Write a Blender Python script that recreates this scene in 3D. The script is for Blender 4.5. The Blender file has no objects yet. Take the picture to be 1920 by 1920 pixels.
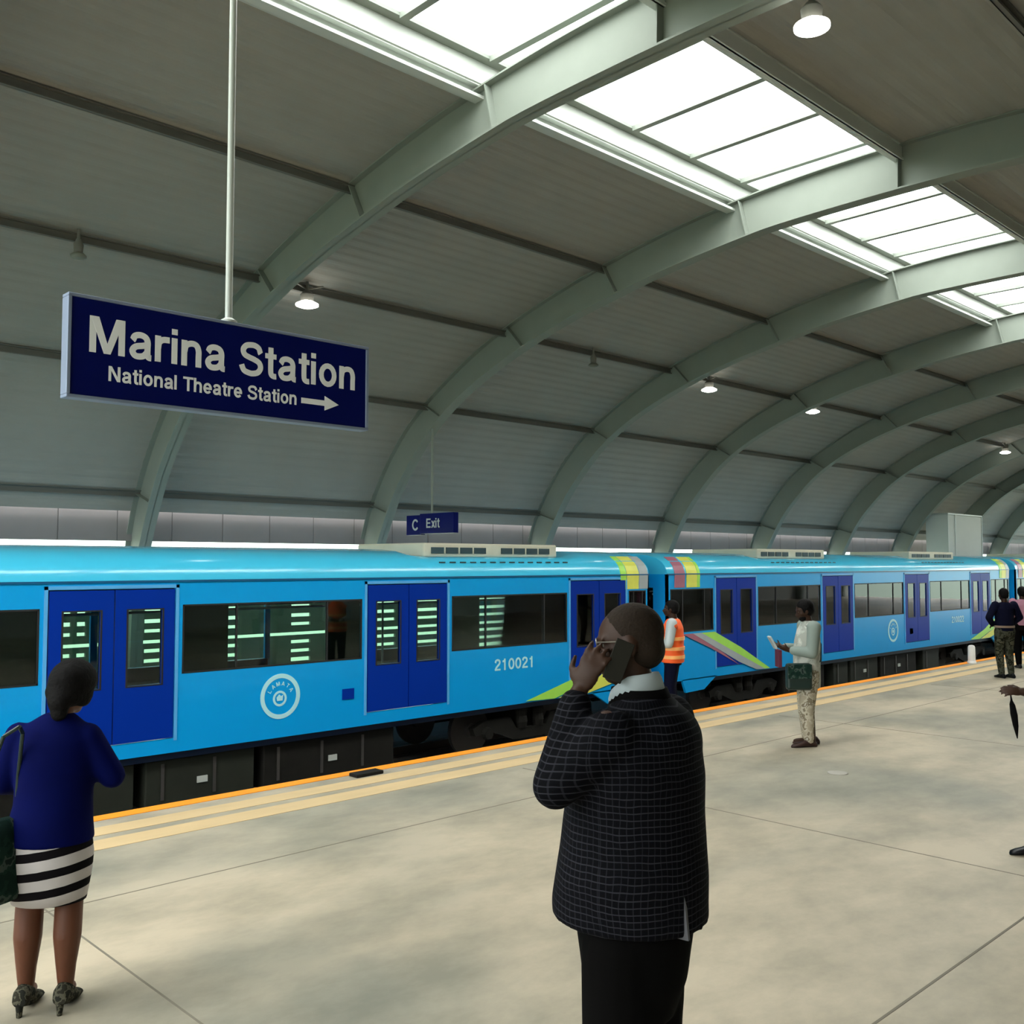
import bpy, bmesh, math, random
from mathutils import Vector, Matrix, Euler
PI = math.pi
random.seed(7)
scn = bpy.context.scene
COL = scn.collection

# ------------------------------------------------------------------ camera, sky, exposure
H_CAM, F_PX = 2.1, 1830.0
PITCH = math.atan(95.0 / F_PX)
YAW = math.atan(1900.0 / F_PX * math.cos(PITCH))
cam = bpy.data.objects.new('camera', bpy.data.cameras.new('camera'))
COL.objects.link(cam)
cam.location = (0, 0, H_CAM)
cam.rotation_euler = (PI / 2 + PITCH, 0, YAW)
cam.data.sensor_width = 36.0
cam.data.lens = 36.0 * F_PX / 1920.0
cam.data.clip_start = 0.05
cam.data.clip_end = 500
scn.camera = cam

w = bpy.data.worlds.new('overcast_sky'); scn.world = w; w.use_nodes = True
nt = w.node_tree; nt.nodes.clear()
wo = nt.nodes.new('ShaderNodeOutputWorld'); bg = nt.nodes.new('ShaderNodeBackground')
tc = nt.nodes.new('ShaderNodeTexCoord'); sx = nt.nodes.new('ShaderNodeSeparateXYZ'); cr = nt.nodes.new('ShaderNodeValToRGB')
nt.links.new(tc.outputs['Generated'], sx.inputs[0])
mr = nt.nodes.new('ShaderNodeMapRange'); mr.inputs[1].default_value = -1; mr.inputs[2].default_value = 1
nt.links.new(sx.outputs[2], mr.inputs[0]); nt.links.new(mr.outputs[0], cr.inputs[0])
e = cr.color_ramp.elements
e[0].position = 0.0; e[0].color = (.10, .11, .09, 1)
e[1].position = 1.0; e[1].color = (.97, .99, 1.0, 1)
for p, c in ((.44, (.11, .14, .10, 1)), (.492, (.17, .21, .17, 1)), (.505, (.20, .235, .21, 1)), (.60, (.40, .44, .44, 1))):
    q = cr.color_ramp.elements.new(p); q.color = c
nt.links.new(cr.outputs[0], bg.inputs[0]); bg.inputs[1].default_value = 14.0
nt.links.new(bg.outputs[0], wo.inputs[0])
scn.view_settings.view_transform = 'Standard'
scn.view_settings.look = 'None'
scn.view_settings.exposure = 0.22
scn.view_settings.gamma = 1.0
scn.view_settings.use_curve_mapping = False
scn.cycles.use_denoising = True
scn.cycles.max_bounces = 10
scn.cycles.diffuse_bounces = 6
scn.cycles.transparent_max_bounces = 16

# ------------------------------------------------------------------ materials
def srgb(r, g, b):
    f = lambda c: (c / 255 / 12.92) if c / 255 <= .04045 else ((c / 255 + .055) / 1.055) ** 2.4
    return (f(r), f(g), f(b), 1)

class NT:
    def __init__(s, name):
        s.m = bpy.data.materials.new(name); s.m.use_nodes = True
        s.t = s.m.node_tree; s.t.nodes.clear()
        s.out = s.t.nodes.new('ShaderNodeOutputMaterial')
    def n(s, typ, **kw):
        o = s.t.nodes.new(typ)
        for k, v in kw.items():
            if k.startswith('i_'):
                o.inputs[k[2:].replace('_', ' ')].default_value = v
            else: setattr(o, k, v)
        return o
    def l(s, a, b): s.t.links.new(a, b)

def mat(name, col, rough=.6, metal=0., spec=.5, var=.12, scale=3.0, bump=0., coat=0., emit=None, es=0., stretch=(1, 1, 1)):
    """principled with a procedural noise breaking up colour and gloss"""
    t = NT(name)
    b = t.n('ShaderNodeBsdfPrincipled')
    tc = t.n('ShaderNodeTexCoord'); mp = t.n('ShaderNodeMapping'); mp.inputs['Scale'].default_value = stretch
    t.l(tc.outputs['Object'], mp.inputs[0])
    nz = t.n('ShaderNodeTexNoise'); nz.inputs['Scale'].default_value = scale; nz.inputs['Detail'].default_value = 4
    t.l(mp.outputs[0], nz.inputs['Vector'])
    mx = t.n('ShaderNodeMix', data_type='RGBA')
    mx.inputs[6].default_value = tuple(c * (1 - var) for c in col[:3]) + (1,)
    mx.inputs[7].default_value = tuple(min(1, c * (1 + var)) for c in col[:3]) + (1,)
    t.l(nz.outputs['Fac'], mx.inputs[0]); t.l(mx.outputs[2], b.inputs['Base Color'])
    b.inputs['Roughness'].default_value = rough; b.inputs['Metallic'].default_value = metal
    b.inputs['Specular IOR Level'].default_value = spec if spec is not None else .5; b.inputs['Coat Weight'].default_value = coat
    b.inputs['Coat Roughness'].default_value = .08
    if bump:
        bp = t.n('ShaderNodeBump'); bp.inputs['Strength'].default_value = bump; bp.inputs['Distance'].default_value = .01
        t.l(nz.outputs['Fac'], bp.inputs['Height']); t.l(bp.outputs[0], b.inputs['Normal'])
    if emit:
        b.inputs['Emission Color'].default_value = emit; b.inputs['Emission Strength'].default_value = es
    t.l(b.outputs[0], t.out.inputs[0])
    return t.m

def glass_mat(name, tint, refl=.12, rough=.02):
    t = NT(name)
    tr = t.n('ShaderNodeBsdfTransparent'); tr.inputs[0].default_value = tint
    gl = t.n('ShaderNodeBsdfGlossy'); gl.inputs['Roughness'].default_value = rough; gl.inputs[0].default_value = (.9, .92, .95, 1)
    lw = t.n('ShaderNodeFresnel'); lw.inputs[0].default_value = 1.45
    nz = t.n('ShaderNodeTexNoise'); nz.inputs['Scale'].default_value = .7
    bp = t.n('ShaderNodeBump'); bp.inputs['Strength'].default_value = .08; bp.inputs['Distance'].default_value = .02
    tc = t.n('ShaderNodeTexCoord'); t.l(tc.outputs['Object'], nz.inputs['Vector'])
    t.l(nz.outputs['Fac'], bp.inputs['Height']); t.l(bp.outputs[0], gl.inputs['Normal'])
    mx = t.n('ShaderNodeMixShader'); t.l(lw.outputs[0], mx.inputs[0]); t.l(tr.outputs[0], mx.inputs[1]); t.l(gl.outputs[0], mx.inputs[2])
    t.l(mx.outputs[0], t.out.inputs[0])
    return t.m

def skylight_mat():
    t = NT('ribbed_polycarbonate')
    tr = t.n('ShaderNodeBsdfTransparent'); tr.inputs[0].default_value = (.90, .9, .88, 1)
    tl = t.n('ShaderNodeBsdfTranslucent')
    tc = t.n('ShaderNodeTexCoord'); wv = t.n('ShaderNodeTexWave', bands_direction='Y'); wv.inputs['Scale'].default_value = 6
    mp = t.n('ShaderNodeMix', data_type='RGBA'); mp.inputs[6].default_value = (.76, .76, .74, 1); mp.inputs[7].default_value = (.93, .93, .91, 1)
    t.l(tc.outputs['Object'], wv.inputs['Vector']); t.l(wv.outputs['Fac'], mp.inputs[0]); t.l(mp.outputs[2], tl.inputs[0])
    mx = t.n('ShaderNodeMixShader'); mx.inputs[0].default_value = .45
    t.l(tr.outputs[0], mx.inputs[1]); t.l(tl.outputs[0], mx.inputs[2]); t.l(mx.outputs[0], t.out.inputs[0])
    return t.m

def floor_mat():
    t = NT('polished_concrete')
    b = t.n('ShaderNodeBsdfPrincipled')
    tc = t.n('ShaderNodeTexCoord')
    n1 = t.n('ShaderNodeTexNoise'); n1.inputs['Scale'].default_value = .42; n1.inputs['Detail'].default_value = 5; n1.inputs['Distortion'].default_value = .6
    n2 = t.n('ShaderNodeTexNoise'); n2.inputs['Scale'].default_value = 1.8; n2.inputs['Detail'].default_value = 8; n2.inputs['Roughness'].default_value = .65
    mpg = t.n('ShaderNodeMapping'); mpg.inputs['Scale'].default_value = (1, .6, 1); mpg.inputs['Rotation'].default_value = (0, 0, .5)
    t.l(tc.outputs['Object'], mpg.inputs[0]); t.l(mpg.outputs[0], n1.inputs['Vector']); t.l(mpg.outputs[0], n2.inputs['Vector'])
    r1 = t.n('ShaderNodeValToRGB'); el = r1.color_ramp.elements
    el[0].position = .38; el[0].color = (.285, .270, .215, 1); el[1].position = .60; el[1].color = (.47, .405, .300, 1)
    r2 = t.n('ShaderNodeValToRGB'); el = r2.color_ramp.elements
    el[0].position = .36; el[0].color = (.60, .61, .60, 1); el[1].position = .62; el[1].color = (1.04, 1.02, 1, 1)
    t.l(n1.outputs['Fac'], r1.inputs[0]); t.l(n2.outputs['Fac'], r2.inputs[0])
    mu = t.n('ShaderNodeMix', data_type='RGBA', blend_type='MULTIPLY'); mu.inputs[0].default_value = .75
    t.l(r1.outputs[0], mu.inputs[6]); t.l(r2.outputs[0], mu.inputs[7]); t.l(mu.outputs[2], b.inputs['Base Color'])
    b.inputs['Roughness'].default_value = .5; b.inputs['Specular IOR Level'].default_value = .35
    bp = t.n('ShaderNodeBump'); bp.inputs['Strength'].default_value = .15; bp.inputs['Distance'].default_value = .004
    t.l(n2.outputs['Fac'], bp.inputs['Height']); t.l(bp.outputs[0], b.inputs['Normal'])
    t.l(b.outputs[0], t.out.inputs[0])
    return t.m

def lines_mat(name, base, line, freq, width, mode='grid', tilt=0., rough=.8, noise=.0):
    """woven check ('grid') or hoops ('hoops') from object coordinates"""
    t = NT(name); b = t.n('ShaderNodeBsdfPrincipled'); b.inputs['Roughness'].default_value = rough; b.inputs['Specular IOR Level'].default_value = .05
    tc = t.n('ShaderNodeTexCoord'); sp = t.n('ShaderNodeSeparateXYZ'); t.l(tc.outputs['Object'], sp.inputs[0])
    def M(op, a, bb=None):
        o = t.n('ShaderNodeMath', operation=op)
        for i, v in enumerate((a, bb)):
            if v is None: continue
            if isinstance(v, (int, float)): o.inputs[i].default_value = v
            else: t.l(v, o.inputs[i])
        return o.outputs[0]
    nz = t.n('ShaderNodeTexNoise'); nz.inputs['Scale'].default_value = 6; t.l(tc.outputs['Object'], nz.inputs['Vector'])
    wob = M('MULTIPLY', M('SUBTRACT', nz.outputs['Fac'], .5), noise)
    z = M('ADD', M('ADD', sp.outputs[2], M('MULTIPLY', sp.outputs[0], tilt)), wob)
    a = M('LESS_THAN', M('FRACT', M('MULTIPLY', z, freq)), width)
    if mode == 'grid':
        u = M('ADD', M('MULTIPLY', M('ARCTAN2', sp.outputs[1], sp.outputs[0]), .25), wob)
        c = M('MULTIPLY', M('LESS_THAN', M('FRACT', M('MULTIPLY', u, freq)), width), .45)
        a = M('MAXIMUM', a, c)
        a = M('MULTIPLY', a, M('ADD', M('MULTIPLY', nz.outputs['Fac'], 1.2), .2))
    mx = t.n('ShaderNodeMix', data_type='RGBA'); mx.inputs[6].default_value = base; mx.inputs[7].default_value = line
    t.l(a, mx.inputs[0]); t.l(mx.outputs[2], b.inputs['Base Color']); t.l(b.outputs[0], t.out.inputs[0])
    return t.m

def patches_mat(name, cols, scale, rough=.85):
    t = NT(name); b = t.n('ShaderNodeBsdfPrincipled'); b.inputs['Roughness'].default_value = rough; b.inputs['Specular IOR Level'].default_value = .05
    tc = t.n('ShaderNodeTexCoord'); nz = t.n('ShaderNodeTexNoise'); nz.inputs['Scale'].default_value = scale; nz.inputs['Detail'].default_value = 3
    t.l(tc.outputs['Object'], nz.inputs['Vector'])
    r = t.n('ShaderNodeValToRGB'); r.color_ramp.interpolation = 'CONSTANT'
    r.color_ramp.elements[0].color = cols[0]; r.color_ramp.elements[0].position = 0
    r.color_ramp.elements[1].color = cols[1]; r.color_ramp.elements[1].position = .46
    for i, c in enumerate(cols[2:]):
        q = r.color_ramp.elements.new(.54 + .08 * i); q.color = c
    t.l(nz.outputs['Fac'], r.inputs[0]); t.l(r.outputs[0], b.inputs['Base Color']); t.l(b.outputs[0], t.out.inputs[0])
    return t.m

M = dict(
    floor=floor_mat(),
    ceiling=mat('ceiling_sheet', (.30, .292, .262, 1), .8, spec=.2, var=.10, scale=1.2),
    steel=mat('pale_green_paint', (.215, .240, .208, 1), .6, spec=.25, var=.06),
    white=mat('white_paint', (.50, .53, .49, 1), .45, var=.04),
    purlin=mat('galvanised_steel', (.12, .12, .105, 1), .6, var=.1),
    fascia=mat('grey_fascia_panel', (.25, .225, .215, 1), .8, spec=.2, var=.06),
    parapet=mat('dark_green_panel', (.085, .135, .085, 1), .7, var=.2),
    concrete=mat('raw_concrete', (.33, .31, .27, 1), .85, var=.15, bump=.3),
    ballast=mat('ballast', (.10, .085, .07, 1), .95, var=.5, scale=18, bump=1.),
    orange=mat('orange_line_paint', srgb(250, 150, 25), .6, var=.10, scale=5),
    tan=mat('worn_warning_band', (.56, .41, .22, 1), .65, var=.18, scale=3, stretch=(2, .5, 1)),
    joint=mat('dark_joint', (.17, .15, .115, 1), .9),
    shaft=mat('pale_grey_cladding', (.46, .47, .43, 1), .6, var=.04),
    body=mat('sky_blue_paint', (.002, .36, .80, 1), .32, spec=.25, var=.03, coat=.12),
    roofp=mat('roof_paint_with_highlight', (.06, .60, .90, 1), .25, spec=.5, var=.04, coat=.6),  # train roof blue, lightened to carry the skylight highlight in its base colour
    door=mat('royal_blue_paint', (.0015, .030, .32, 1), .4, spec=.08, var=.04, coat=0),
    trimb=mat('light_blue_seal', (.10, .42, .80, 1), .4),
    skirt=mat('navy_underframe', (.006, .02, .06, 1), .5),
    under=mat('black_grime', (.010, .009, .007, 1), .8, spec=.2, var=.4, scale=6),
    undergrey=mat('dark_grey_box', (.020, .022, .016, 1), .7, spec=.2, var=.3),
    wheel=mat('worn_steel', (.10, .09, .085, 1), .45, metal=.6),
    rail=mat('rail_steel', (.25, .2, .17, 1), .35, metal=.8),
    rubber=mat('black_rubber', (.012, .012, .013, 1), .6),
    glass=glass_mat('tinted_train_glass', (.62, .72, .68, 1)),
    glassfar=glass_mat('far_train_glass', (.82, .90, .86, 1)),
    inner=mat('train_lining', (.075, .085, .075, 1), .7),
    seat=mat('blue_seat', (.02, .03, .07, 1), .6),
    pole=mat('brushed_pole', (.60, .60, .56, 1), .35, metal=.4),
    ac=mat('cream_housing', (.62, .58, .45, 1), .6),
    grille=mat('dark_grille', (.03, .06, .07, 1), .6),
    lime=mat('lime_vinyl', (.42, .82, .10, 1), .4),
    yellow=mat('yellow_vinyl', (.80, .80, .12, 1), .4),
    greyv=mat('silver_grey_vinyl', (.42, .46, .47, 1), .4),
    pinkv=mat('dusty_pink_vinyl', (.42, .14, .20, 1), .4),
    logo=mat('pale_cyan_vinyl', (.50, .86, .95, 1), .4),
    sign=mat('navy_sign_face', (.0015, .005, .095, 1), .35, spec=.12, var=.08, scale=8),
    signframe=mat('aluminium_frame', (.24, .29, .40, 1), .4, metal=.2),
    lettering=mat('white_vinyl', (.96, .97, .98, 1), .5, var=.01),
    skyl=skylight_mat(),
    lampbody=mat('lamp_housing', (.16, .16, .14, 1), .5),
    lampglow=mat('lamp_diffuser', (.9, .9, .85, 1), .5, emit=(1, .97, .88, 1), es=9.),
    lampoff=mat('unlit_lamp_lens', (.16, .17, .14, 1), .4),
    skin=mat('dark_brown_skin', (.034, .0145, .0075, 1), .55, spec=.25, var=.12, scale=9),
    skinleg=mat('brown_skin', (.105, .036, .017, 1), .5, spec=.3, var=.12, scale=7),
    hair=mat('black_hair', (.004, .0035, .0035, 1), .7, spec=.1, var=.3, scale=60, bump=.6),
    stubble=mat('cropped_hair', (.016, .010, .006, 1), .8, spec=.15, var=.3, scale=90, bump=.5),
    eye=mat('eye', (.16, .14, .12, 1), .4, spec=.2),
    blazer=lines_mat('checked_wool', (.0024, .0024, .0036, 1), (.026, .026, .032, 1), 46, .17, 'grid', noise=.03),
    black=mat('black_cloth', (.0022, .002, .002, 1), .9, spec=.05, var=.3, scale=12),
    shirt=mat('pale_grey_shirt', (.34, .39, .40, 1), .8),
    cobalt=mat('royal_blue_jacket', (.0008, .0025, .050, 1), .8, spec=.05, var=.3, scale=7),
    stripes=lines_mat('striped_knit', (.50, .46, .45, 1), (.006, .005, .006, 1), 11.0, .44, 'hoops', tilt=-.14, noise=.012),
    bag=mat('dark_green_leather', (.006, .020, .016, 1), .4, var=.3),
    bagprint=patches_mat('dark_print_canvas', [(.008, .02, .016, 1), (.012, .03, .022, 1), (.05, .07, .06, 1), (.012, .02, .018, 1)], 14),
    pumps=patches_mat('patterned_shoe', [(.03, .028, .02, 1), (.09, .085, .06, 1), (.02, .02, .016, 1)], 30),
    heel=mat('light_heel', (.5, .48, .40, 1), .5),
    tunic=patches_mat('grey_tunic', [(.34, .35, .31, 1), (.44, .46, .41, 1), (.55, .55, .50, 1)], 7),
    greysleeve=mat('grey_sleeve', (.22, .26, .235, 1), .85, spec=.1),
    camo=patches_mat('pale_camouflage', [(.36, .31, .23, 1), (.46, .41, .32, 1), (.20, .165, .115, 1), (.52, .48, .41, 1)], 13),
    darkcamo=patches_mat('dark_camouflage', [(.025, .026, .016, 1), (.06, .06, .042, 1), (.012, .013, .009, 1), (.08, .075, .05, 1)], 9),
    navy=mat('navy_top', (.003, .0035, .014, 1), .85, spec=.08),
    band=mat('beige_belt', (.22, .15, .11, 1), .7),
    sandal=mat('dark_brown_leather', (.035, .012, .008, 1), .55),
    hivis=mat('orange_vest', (1.0, .115, .012, 1), .7, var=.15),
    tape=mat('reflective_tape', (1.0, .42, .13, 1), .4),
    maroon=mat('maroon_cover', (.10, .008, .03, 1), .5),
    pinkcloth=mat('dusty_pink_cloth', (.35, .16, .22, 1), .8),
    phone=mat('phone_black', (.006, .006, .007, 1), .35, spec=.15),
    phoneg=mat('phone_case', (.012, .011, .007, 1), .5, spec=.15),
    brass=mat('metal_rim', (.3, .28, .25, 1), .3, metal=.8),
    bollard=mat('white_plastic', (.75, .74, .72, 1), .5),
    ventg=mat('grey_lining', (.09, .09, .10, 1), .8),
    wallgrey=mat('light_blocker_grey', (.50, .49, .45, 1), .8),  # for the two added light-blocking walls
    greenery=mat('greenery', (.03, .06, .02, 1), .9, var=.4),
)

# ------------------------------------------------------------------ mesh helpers
class MB:
    def __init__(s): s.v = []; s.f = []; s.mi = []; s.cur = 0
    def add(s, vs, fs):
        o = len(s.v); s.v += [tuple(v) for v in vs]; s.f += [tuple(i + o for i in f) for f in fs]; s.mi += [s.cur] * len(fs); return s
    def box(s, x0, x1, y0, y1, z0, z1):
        vs = [(x, y, z) for z in (z0, z1) for y in (y0, y1) for x in (x0, x1)]
        return s.add(vs, [(0, 2, 3, 1), (4, 5, 7, 6), (0, 1, 5, 4), (2, 6, 7, 3), (0, 4, 6, 2), (1, 3, 7, 5)])
    def loft(s, rings, cap=True, closed=True):
        n = len(rings[0]); vs = [v for r in rings for v in r]; fs = []
        for i in range(len(rings) - 1):
            for j in range(n if closed else n - 1):
                k = (j + 1) % n
                fs.append((i * n + j, i * n + k, (i + 1) * n + k, (i + 1) * n + j))
        if cap:
            fs.append(tuple(range(n))[::-1]); fs.append(tuple((len(rings) - 1) * n + j for j in range(n)))
        return s.add(vs, fs)
    def tube(s, p0, p1, r0, r1=None, n=12, cap=True):
        r1 = r0 if r1 is None else r1
        p0, p1 = Vector(p0), Vector(p1); d = (p1 - p0).normalized()
        a = d.orthogonal().normalized(); b = d.cross(a)
        ring = lambda p, r: [p + a * (r * math.cos(2 * PI * i / n)) + b * (r * math.sin(2 * PI * i / n)) for i in range(n)]
        return s.loft([ring(p0, r0), ring(p1, r1)], cap)
    def path(s, pts, r, n=8):
        for a, b in zip(pts, pts[1:]): s.tube(a, b, r, n=n)
        return s
    def lathe(s, c, prof, n=24, axis='z'):
        c = Vector(c); rings = []
        for r, h in prof:
            ring = []
            for i in range(n):
                a = 2 * PI * i / n
                if axis == 'z': ring.append(c + Vector((r * math.cos(a), r * math.sin(a), h)))
                elif axis == 'x': ring.append(c + Vector((h, r * math.cos(a), r * math.sin(a))))
                else: ring.append(c + Vector((r * math.sin(a), h, r * math.cos(a))))
            rings.append(ring)
        return s.loft(rings)
    def ell(s, c, r, rot=None, u=16, v=10):
        c = Vector(c); R = rot or Matrix.Identity(3); vs = [c + R @ Vector((0, 0, -r[2]))]
        for i in range(1, v):
            ph = -PI / 2 + PI * i / v
            for j in range(u):
                th = 2 * PI * j / u
                vs.append(c + R @ Vector((r[0] * math.cos(ph) * math.cos(th), r[1] * math.cos(ph) * math.sin(th), r[2] * math.sin(ph))))
        vs.append(c + R @ Vector((0, 0, r[2]))); fs = []
        for j in range(u):
            k = (j + 1) % u; fs.append((0, 1 + k, 1 + j))
            for i in range(v - 2): fs.append((1 + i * u + j, 1 + i * u + k, 1 + (i + 1) * u + k, 1 + (i + 1) * u + j))
            fs.append((1 + (v - 2) * u + j, 1 + (v - 2) * u + k, len(vs) - 1))
        return s.add(vs, fs)
    def cap(s, p0, p1, r0, r1=None, n=14):
        """tapered capsule"""
        r1 = r0 if r1 is None else r1
        p0, p1 = Vector(p0), Vector(p1); d = p1 - p0
        if d.length < 1e-6: return s.ell(p0, (r0,) * 3)
        d.normalize(); a = d.orthogonal().normalized(); b = d.cross(a); rings = []
        for p, r, sg, rng in ((p0, r0, -1, (80, 55, 28, 0)), (p1, r1, 1, (0, 28, 55, 80))):
            for deg in rng:
                c_, h = math.cos(math.radians(deg)) * r, math.sin(math.radians(deg)) * r * sg
                rings.append([p + d * h + a * (c_ * math.cos(2 * PI * i / n)) + b * (c_ * math.sin(2 * PI * i / n)) for i in range(n)])
        return s.loft(rings)
    def extr_x(s, poly, x0, x1):  # polygon of (y,z)
        n = len(poly)
        return s.loft([[(x0, y, z) for y, z in poly], [(x1, y, z) for y, z in poly]])
    def extr_y(s, poly, y0, y1):  # polygon of (x,z)
        return s.loft([[(x, y0, z) for x, z in poly], [(x, y1, z) for x, z in poly]])
    def mesh(s, name, mats, smooth=False):
        me = bpy.data.meshes.new(name); me.from_pydata(s.v, [], s.f); me.validate()
        for m_ in (mats if isinstance(mats, (list, tuple)) else [mats]): me.materials.append(m_)
        bm = bmesh.new(); bm.from_mesh(me)
        bmesh.ops.recalc_face_normals(bm, faces=bm.faces); bm.to_mesh(me); bm.free()
        if len(me.polygons) == len(s.mi): me.polygons.foreach_set('material_index', s.mi)
        if smooth: me.polygons.foreach_set('use_smooth', [True] * len(me.polygons))
        me.update(); return me
    def build(s, name, mats, parent=None, smooth=False, bevel=0., auto=None):
        me = s.mesh(name, mats, smooth)
        o = bpy.data.objects.new(name, me); COL.objects.link(o)
        if auto is not None: me.set_sharp_from_angle(angle=math.radians(auto))
        if bevel:
            b = o.modifiers.new('bevel', 'BEVEL'); b.width = bevel; b.segments = 2; b.limit_method = 'ANGLE'
        if parent is not None: o.parent = parent
        return o

def bake(o, vox, smooth_it=2, fac=.5, dec=None):
    r = o.modifiers.new('r', 'REMESH'); r.mode = 'VOXEL'; r.voxel_size = vox; r.use_smooth_shade = True
    if smooth_it:
        sm = o.modifiers.new('s', 'SMOOTH'); sm.factor = fac; sm.iterations = smooth_it
    dg = bpy.context.evaluated_depsgraph_get()
    me = bpy.data.meshes.new_from_object(o.evaluated_get(dg))
    old = o.data; mats = [m_ for m_ in old.materials]
    o.modifiers.clear(); o.data = me
    me.materials.clear()
    for m_ in mats: me.materials.append(m_)
    me.polygons.foreach_set('use_smooth', [True] * len(me.polygons))
    bpy.data.meshes.remove(old)
    me.name = o.name
    return o

def tag(o, label=None, cat=None, group=None, kind=None):
    if label: o['label'] = label
    if cat: o['category'] = cat
    if group: o['group'] = group
    if kind: o['kind'] = kind
    return o

def empty(name, loc=(0, 0, 0), rz=0., label=None, cat=None, group=None):
    o = bpy.data.objects.new(name, None); COL.objects.link(o)
    o.location = loc; o.rotation_euler = (0, 0, rz); o.empty_display_size = .2
    return tag(o, label, cat, group)

def copy_tree(o, parent=None):
    c = o.copy(); COL.objects.link(c); c.parent = parent
    for ch in [x for x in bpy.data.objects if x.parent is o]: copy_tree(ch, c)
    return c

def cr_spline(P, n=6):
    res = []
    for i in range(len(P) - 1):
        p0 = P[i - 1] if i else (2 * P[0][0] - P[1][0], P[1][1]); p1 = P[i]; p2 = P[i + 1]; p3 = P[i + 2] if i + 2 < len(P) else P[i + 1]
        for k in range(n):
            t = k / n
            res.append(tuple(.5 * ((2 * p1[j]) + (-p0[j] + p2[j]) * t + (2 * p0[j] - 5 * p1[j] + 4 * p2[j] - p3[j]) * t * t + (-p0[j] + 3 * p1[j] - 3 * p2[j] + p3[j]) * t ** 3) for j in (0, 1)))
    res.append(P[-1]); return res
def _oval(cx, cy, rx, ry, a0=0, a1=360, n=20):
    return [(cx + rx * math.cos(math.radians(a0 + (a1 - a0) * i / n)), cy + ry * math.sin(math.radians(a0 + (a1 - a0) * i / n))) for i in range(n + 1)]
# grotesque letters: advance, then strokes ('l' straight, 's' smooth, 'p' filled polygon); cap height .72, x-height .54
GLYPHS = {
 'M': (.79, [('p', [(0, 0), (.13, 0), (.13, .72), (0, .72)]), ('p', [(.57, 0), (.70, 0), (.70, .72), (.57, .72)]), ('p', [(0.02, .72), (.18, .72), (.415, 0), (.285, 0)]), ('p', [(.52, .72), (.68, .72), (.415, 0), (.285, 0)])]),
 'N': (.67, [('p', [(0, 0), (.13, 0), (.13, .72), (0, .72)]), ('p', [(.45, 0), (.58, 0), (.58, .72), (.45, .72)]), ('p', [(0.01, .72), (.15, .72), (.57, 0), (.43, 0)])]),
 'a': (.53, [('s', [(.065, .365), (.11, .455), (.22, .488), (.33, .455), (.375, .37), (.375, .25), (.375, .12), (.395, .055), (.455, .045)]), ('s', [(.375, .30), (.27, .275), (.13, .24), (.065, .155), (.11, .065), (.20, .048), (.30, .075), (.375, .16)])]),
 'r': (.355, [('l', [(.063, 0), (.063, .54)]), ('s', [(.063, .28), (.085, .40), (.17, .465), (.31, .475)])]),
 'i': (.215, [('l', [(.063, 0), (.063, .54)]), ('l', [(.063, .61), (.063, .73)])]),
 'l': (.215, [('l', [(.063, 0), (.063, .72)])]),
 'n': (.53, [('l', [(.063, 0), (.063, .54)]), ('s', [(.063, .30), (.10, .43), (.22, .485), (.33, .46), (.380, .35), (.380, .20), (.380, 0)])]),
 'h': (.53, [('l', [(.063, 0), (.063, .72)]), ('s', [(.063, .30), (.10, .43), (.22, .485), (.33, .46), (.380, .35), (.380, .20), (.380, 0)])]),
 'S': (.64, [('s', [(.525, .51), (.48, .62), (.39, .67), (.29, .675), (.17, .645), (.10, .55), (.135, .445), (.25, .395), (.37, .36), (.49, .30), (.525, .19), (.46, .085), (.34, .045), (.24, .05), (.12, .095), (.062, .215)])]),
 't': (.33, [('s', [(.14, .69), (.14, .45), (.14, .18), (.155, .085), (.21, .05), (.28, .05)]), ('l', [(.0, .492), (.28, .492)])]),
 'o': (.56, [('l', _oval(.24, .27, .178, .217))]),
 'e': (.54, [('l', _oval(.235, .27, .175, .217, 0, 322)), ('l', [(.06, .262), (.47, .262)])]),
 'T': (.59, [('l', [(.0, .657), (.56, .657)]), ('l', [(.28, 0), (.28, .66)])]),
 'C': (.70, [('l', _oval(.33, .36, .265, .305, 35, 325))]),
 'E': (.60, [('l', [(.065, 0), (.065, .72)]), ('l', [(.065, .657), (.51, .657)]), ('l', [(.065, .37), (.47, .37)]), ('l', [(.065, .063), (.52, .063)])]),
 'x': (.50, [('p', [(0, .54), (.15, .54), (.47, 0), (.32, 0)]), ('p', [(.32, .54), (.47, .54), (.15, 0), (0, 0)])]),
 'L': (.56, [('l', [(.065, 0), (.065, .72)]), ('l', [(.065, .063), (.50, .063)])]),
 'A': (.66, [('p', [(0, 0), (.14, 0), (.39, .72), (.25, .72)]), ('p', [(.64, 0), (.50, 0), (.25, .72), (.39, .72)]), ('l', [(.14, .21), (.50, .21)])]),
 '0': (.56, [('l', _oval(.25, .36, .185, .30))]),
 '1': (.56, [('l', [(.27, 0), (.27, .72)]), ('l', [(.09, .54), (.27, .60)])]),
 '2': (.56, [('s', [(.075, .49), (.11, .61), (.23, .66), (.36, .63), (.42, .53), (.39, .42), (.28, .31), (.16, .20), (.085, .07)]), ('l', [(.03, .063), (.48, .063)])]),
 '3': (.56, [('s', [(.08, .55), (.15, .64), (.27, .66), (.39, .60), (.40, .48), (.32, .39), (.20, .38)]), ('s', [(.20, .38), (.36, .36), (.43, .25), (.41, .12), (.29, .055), (.16, .07), (.07, .17)])]),
}
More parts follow.
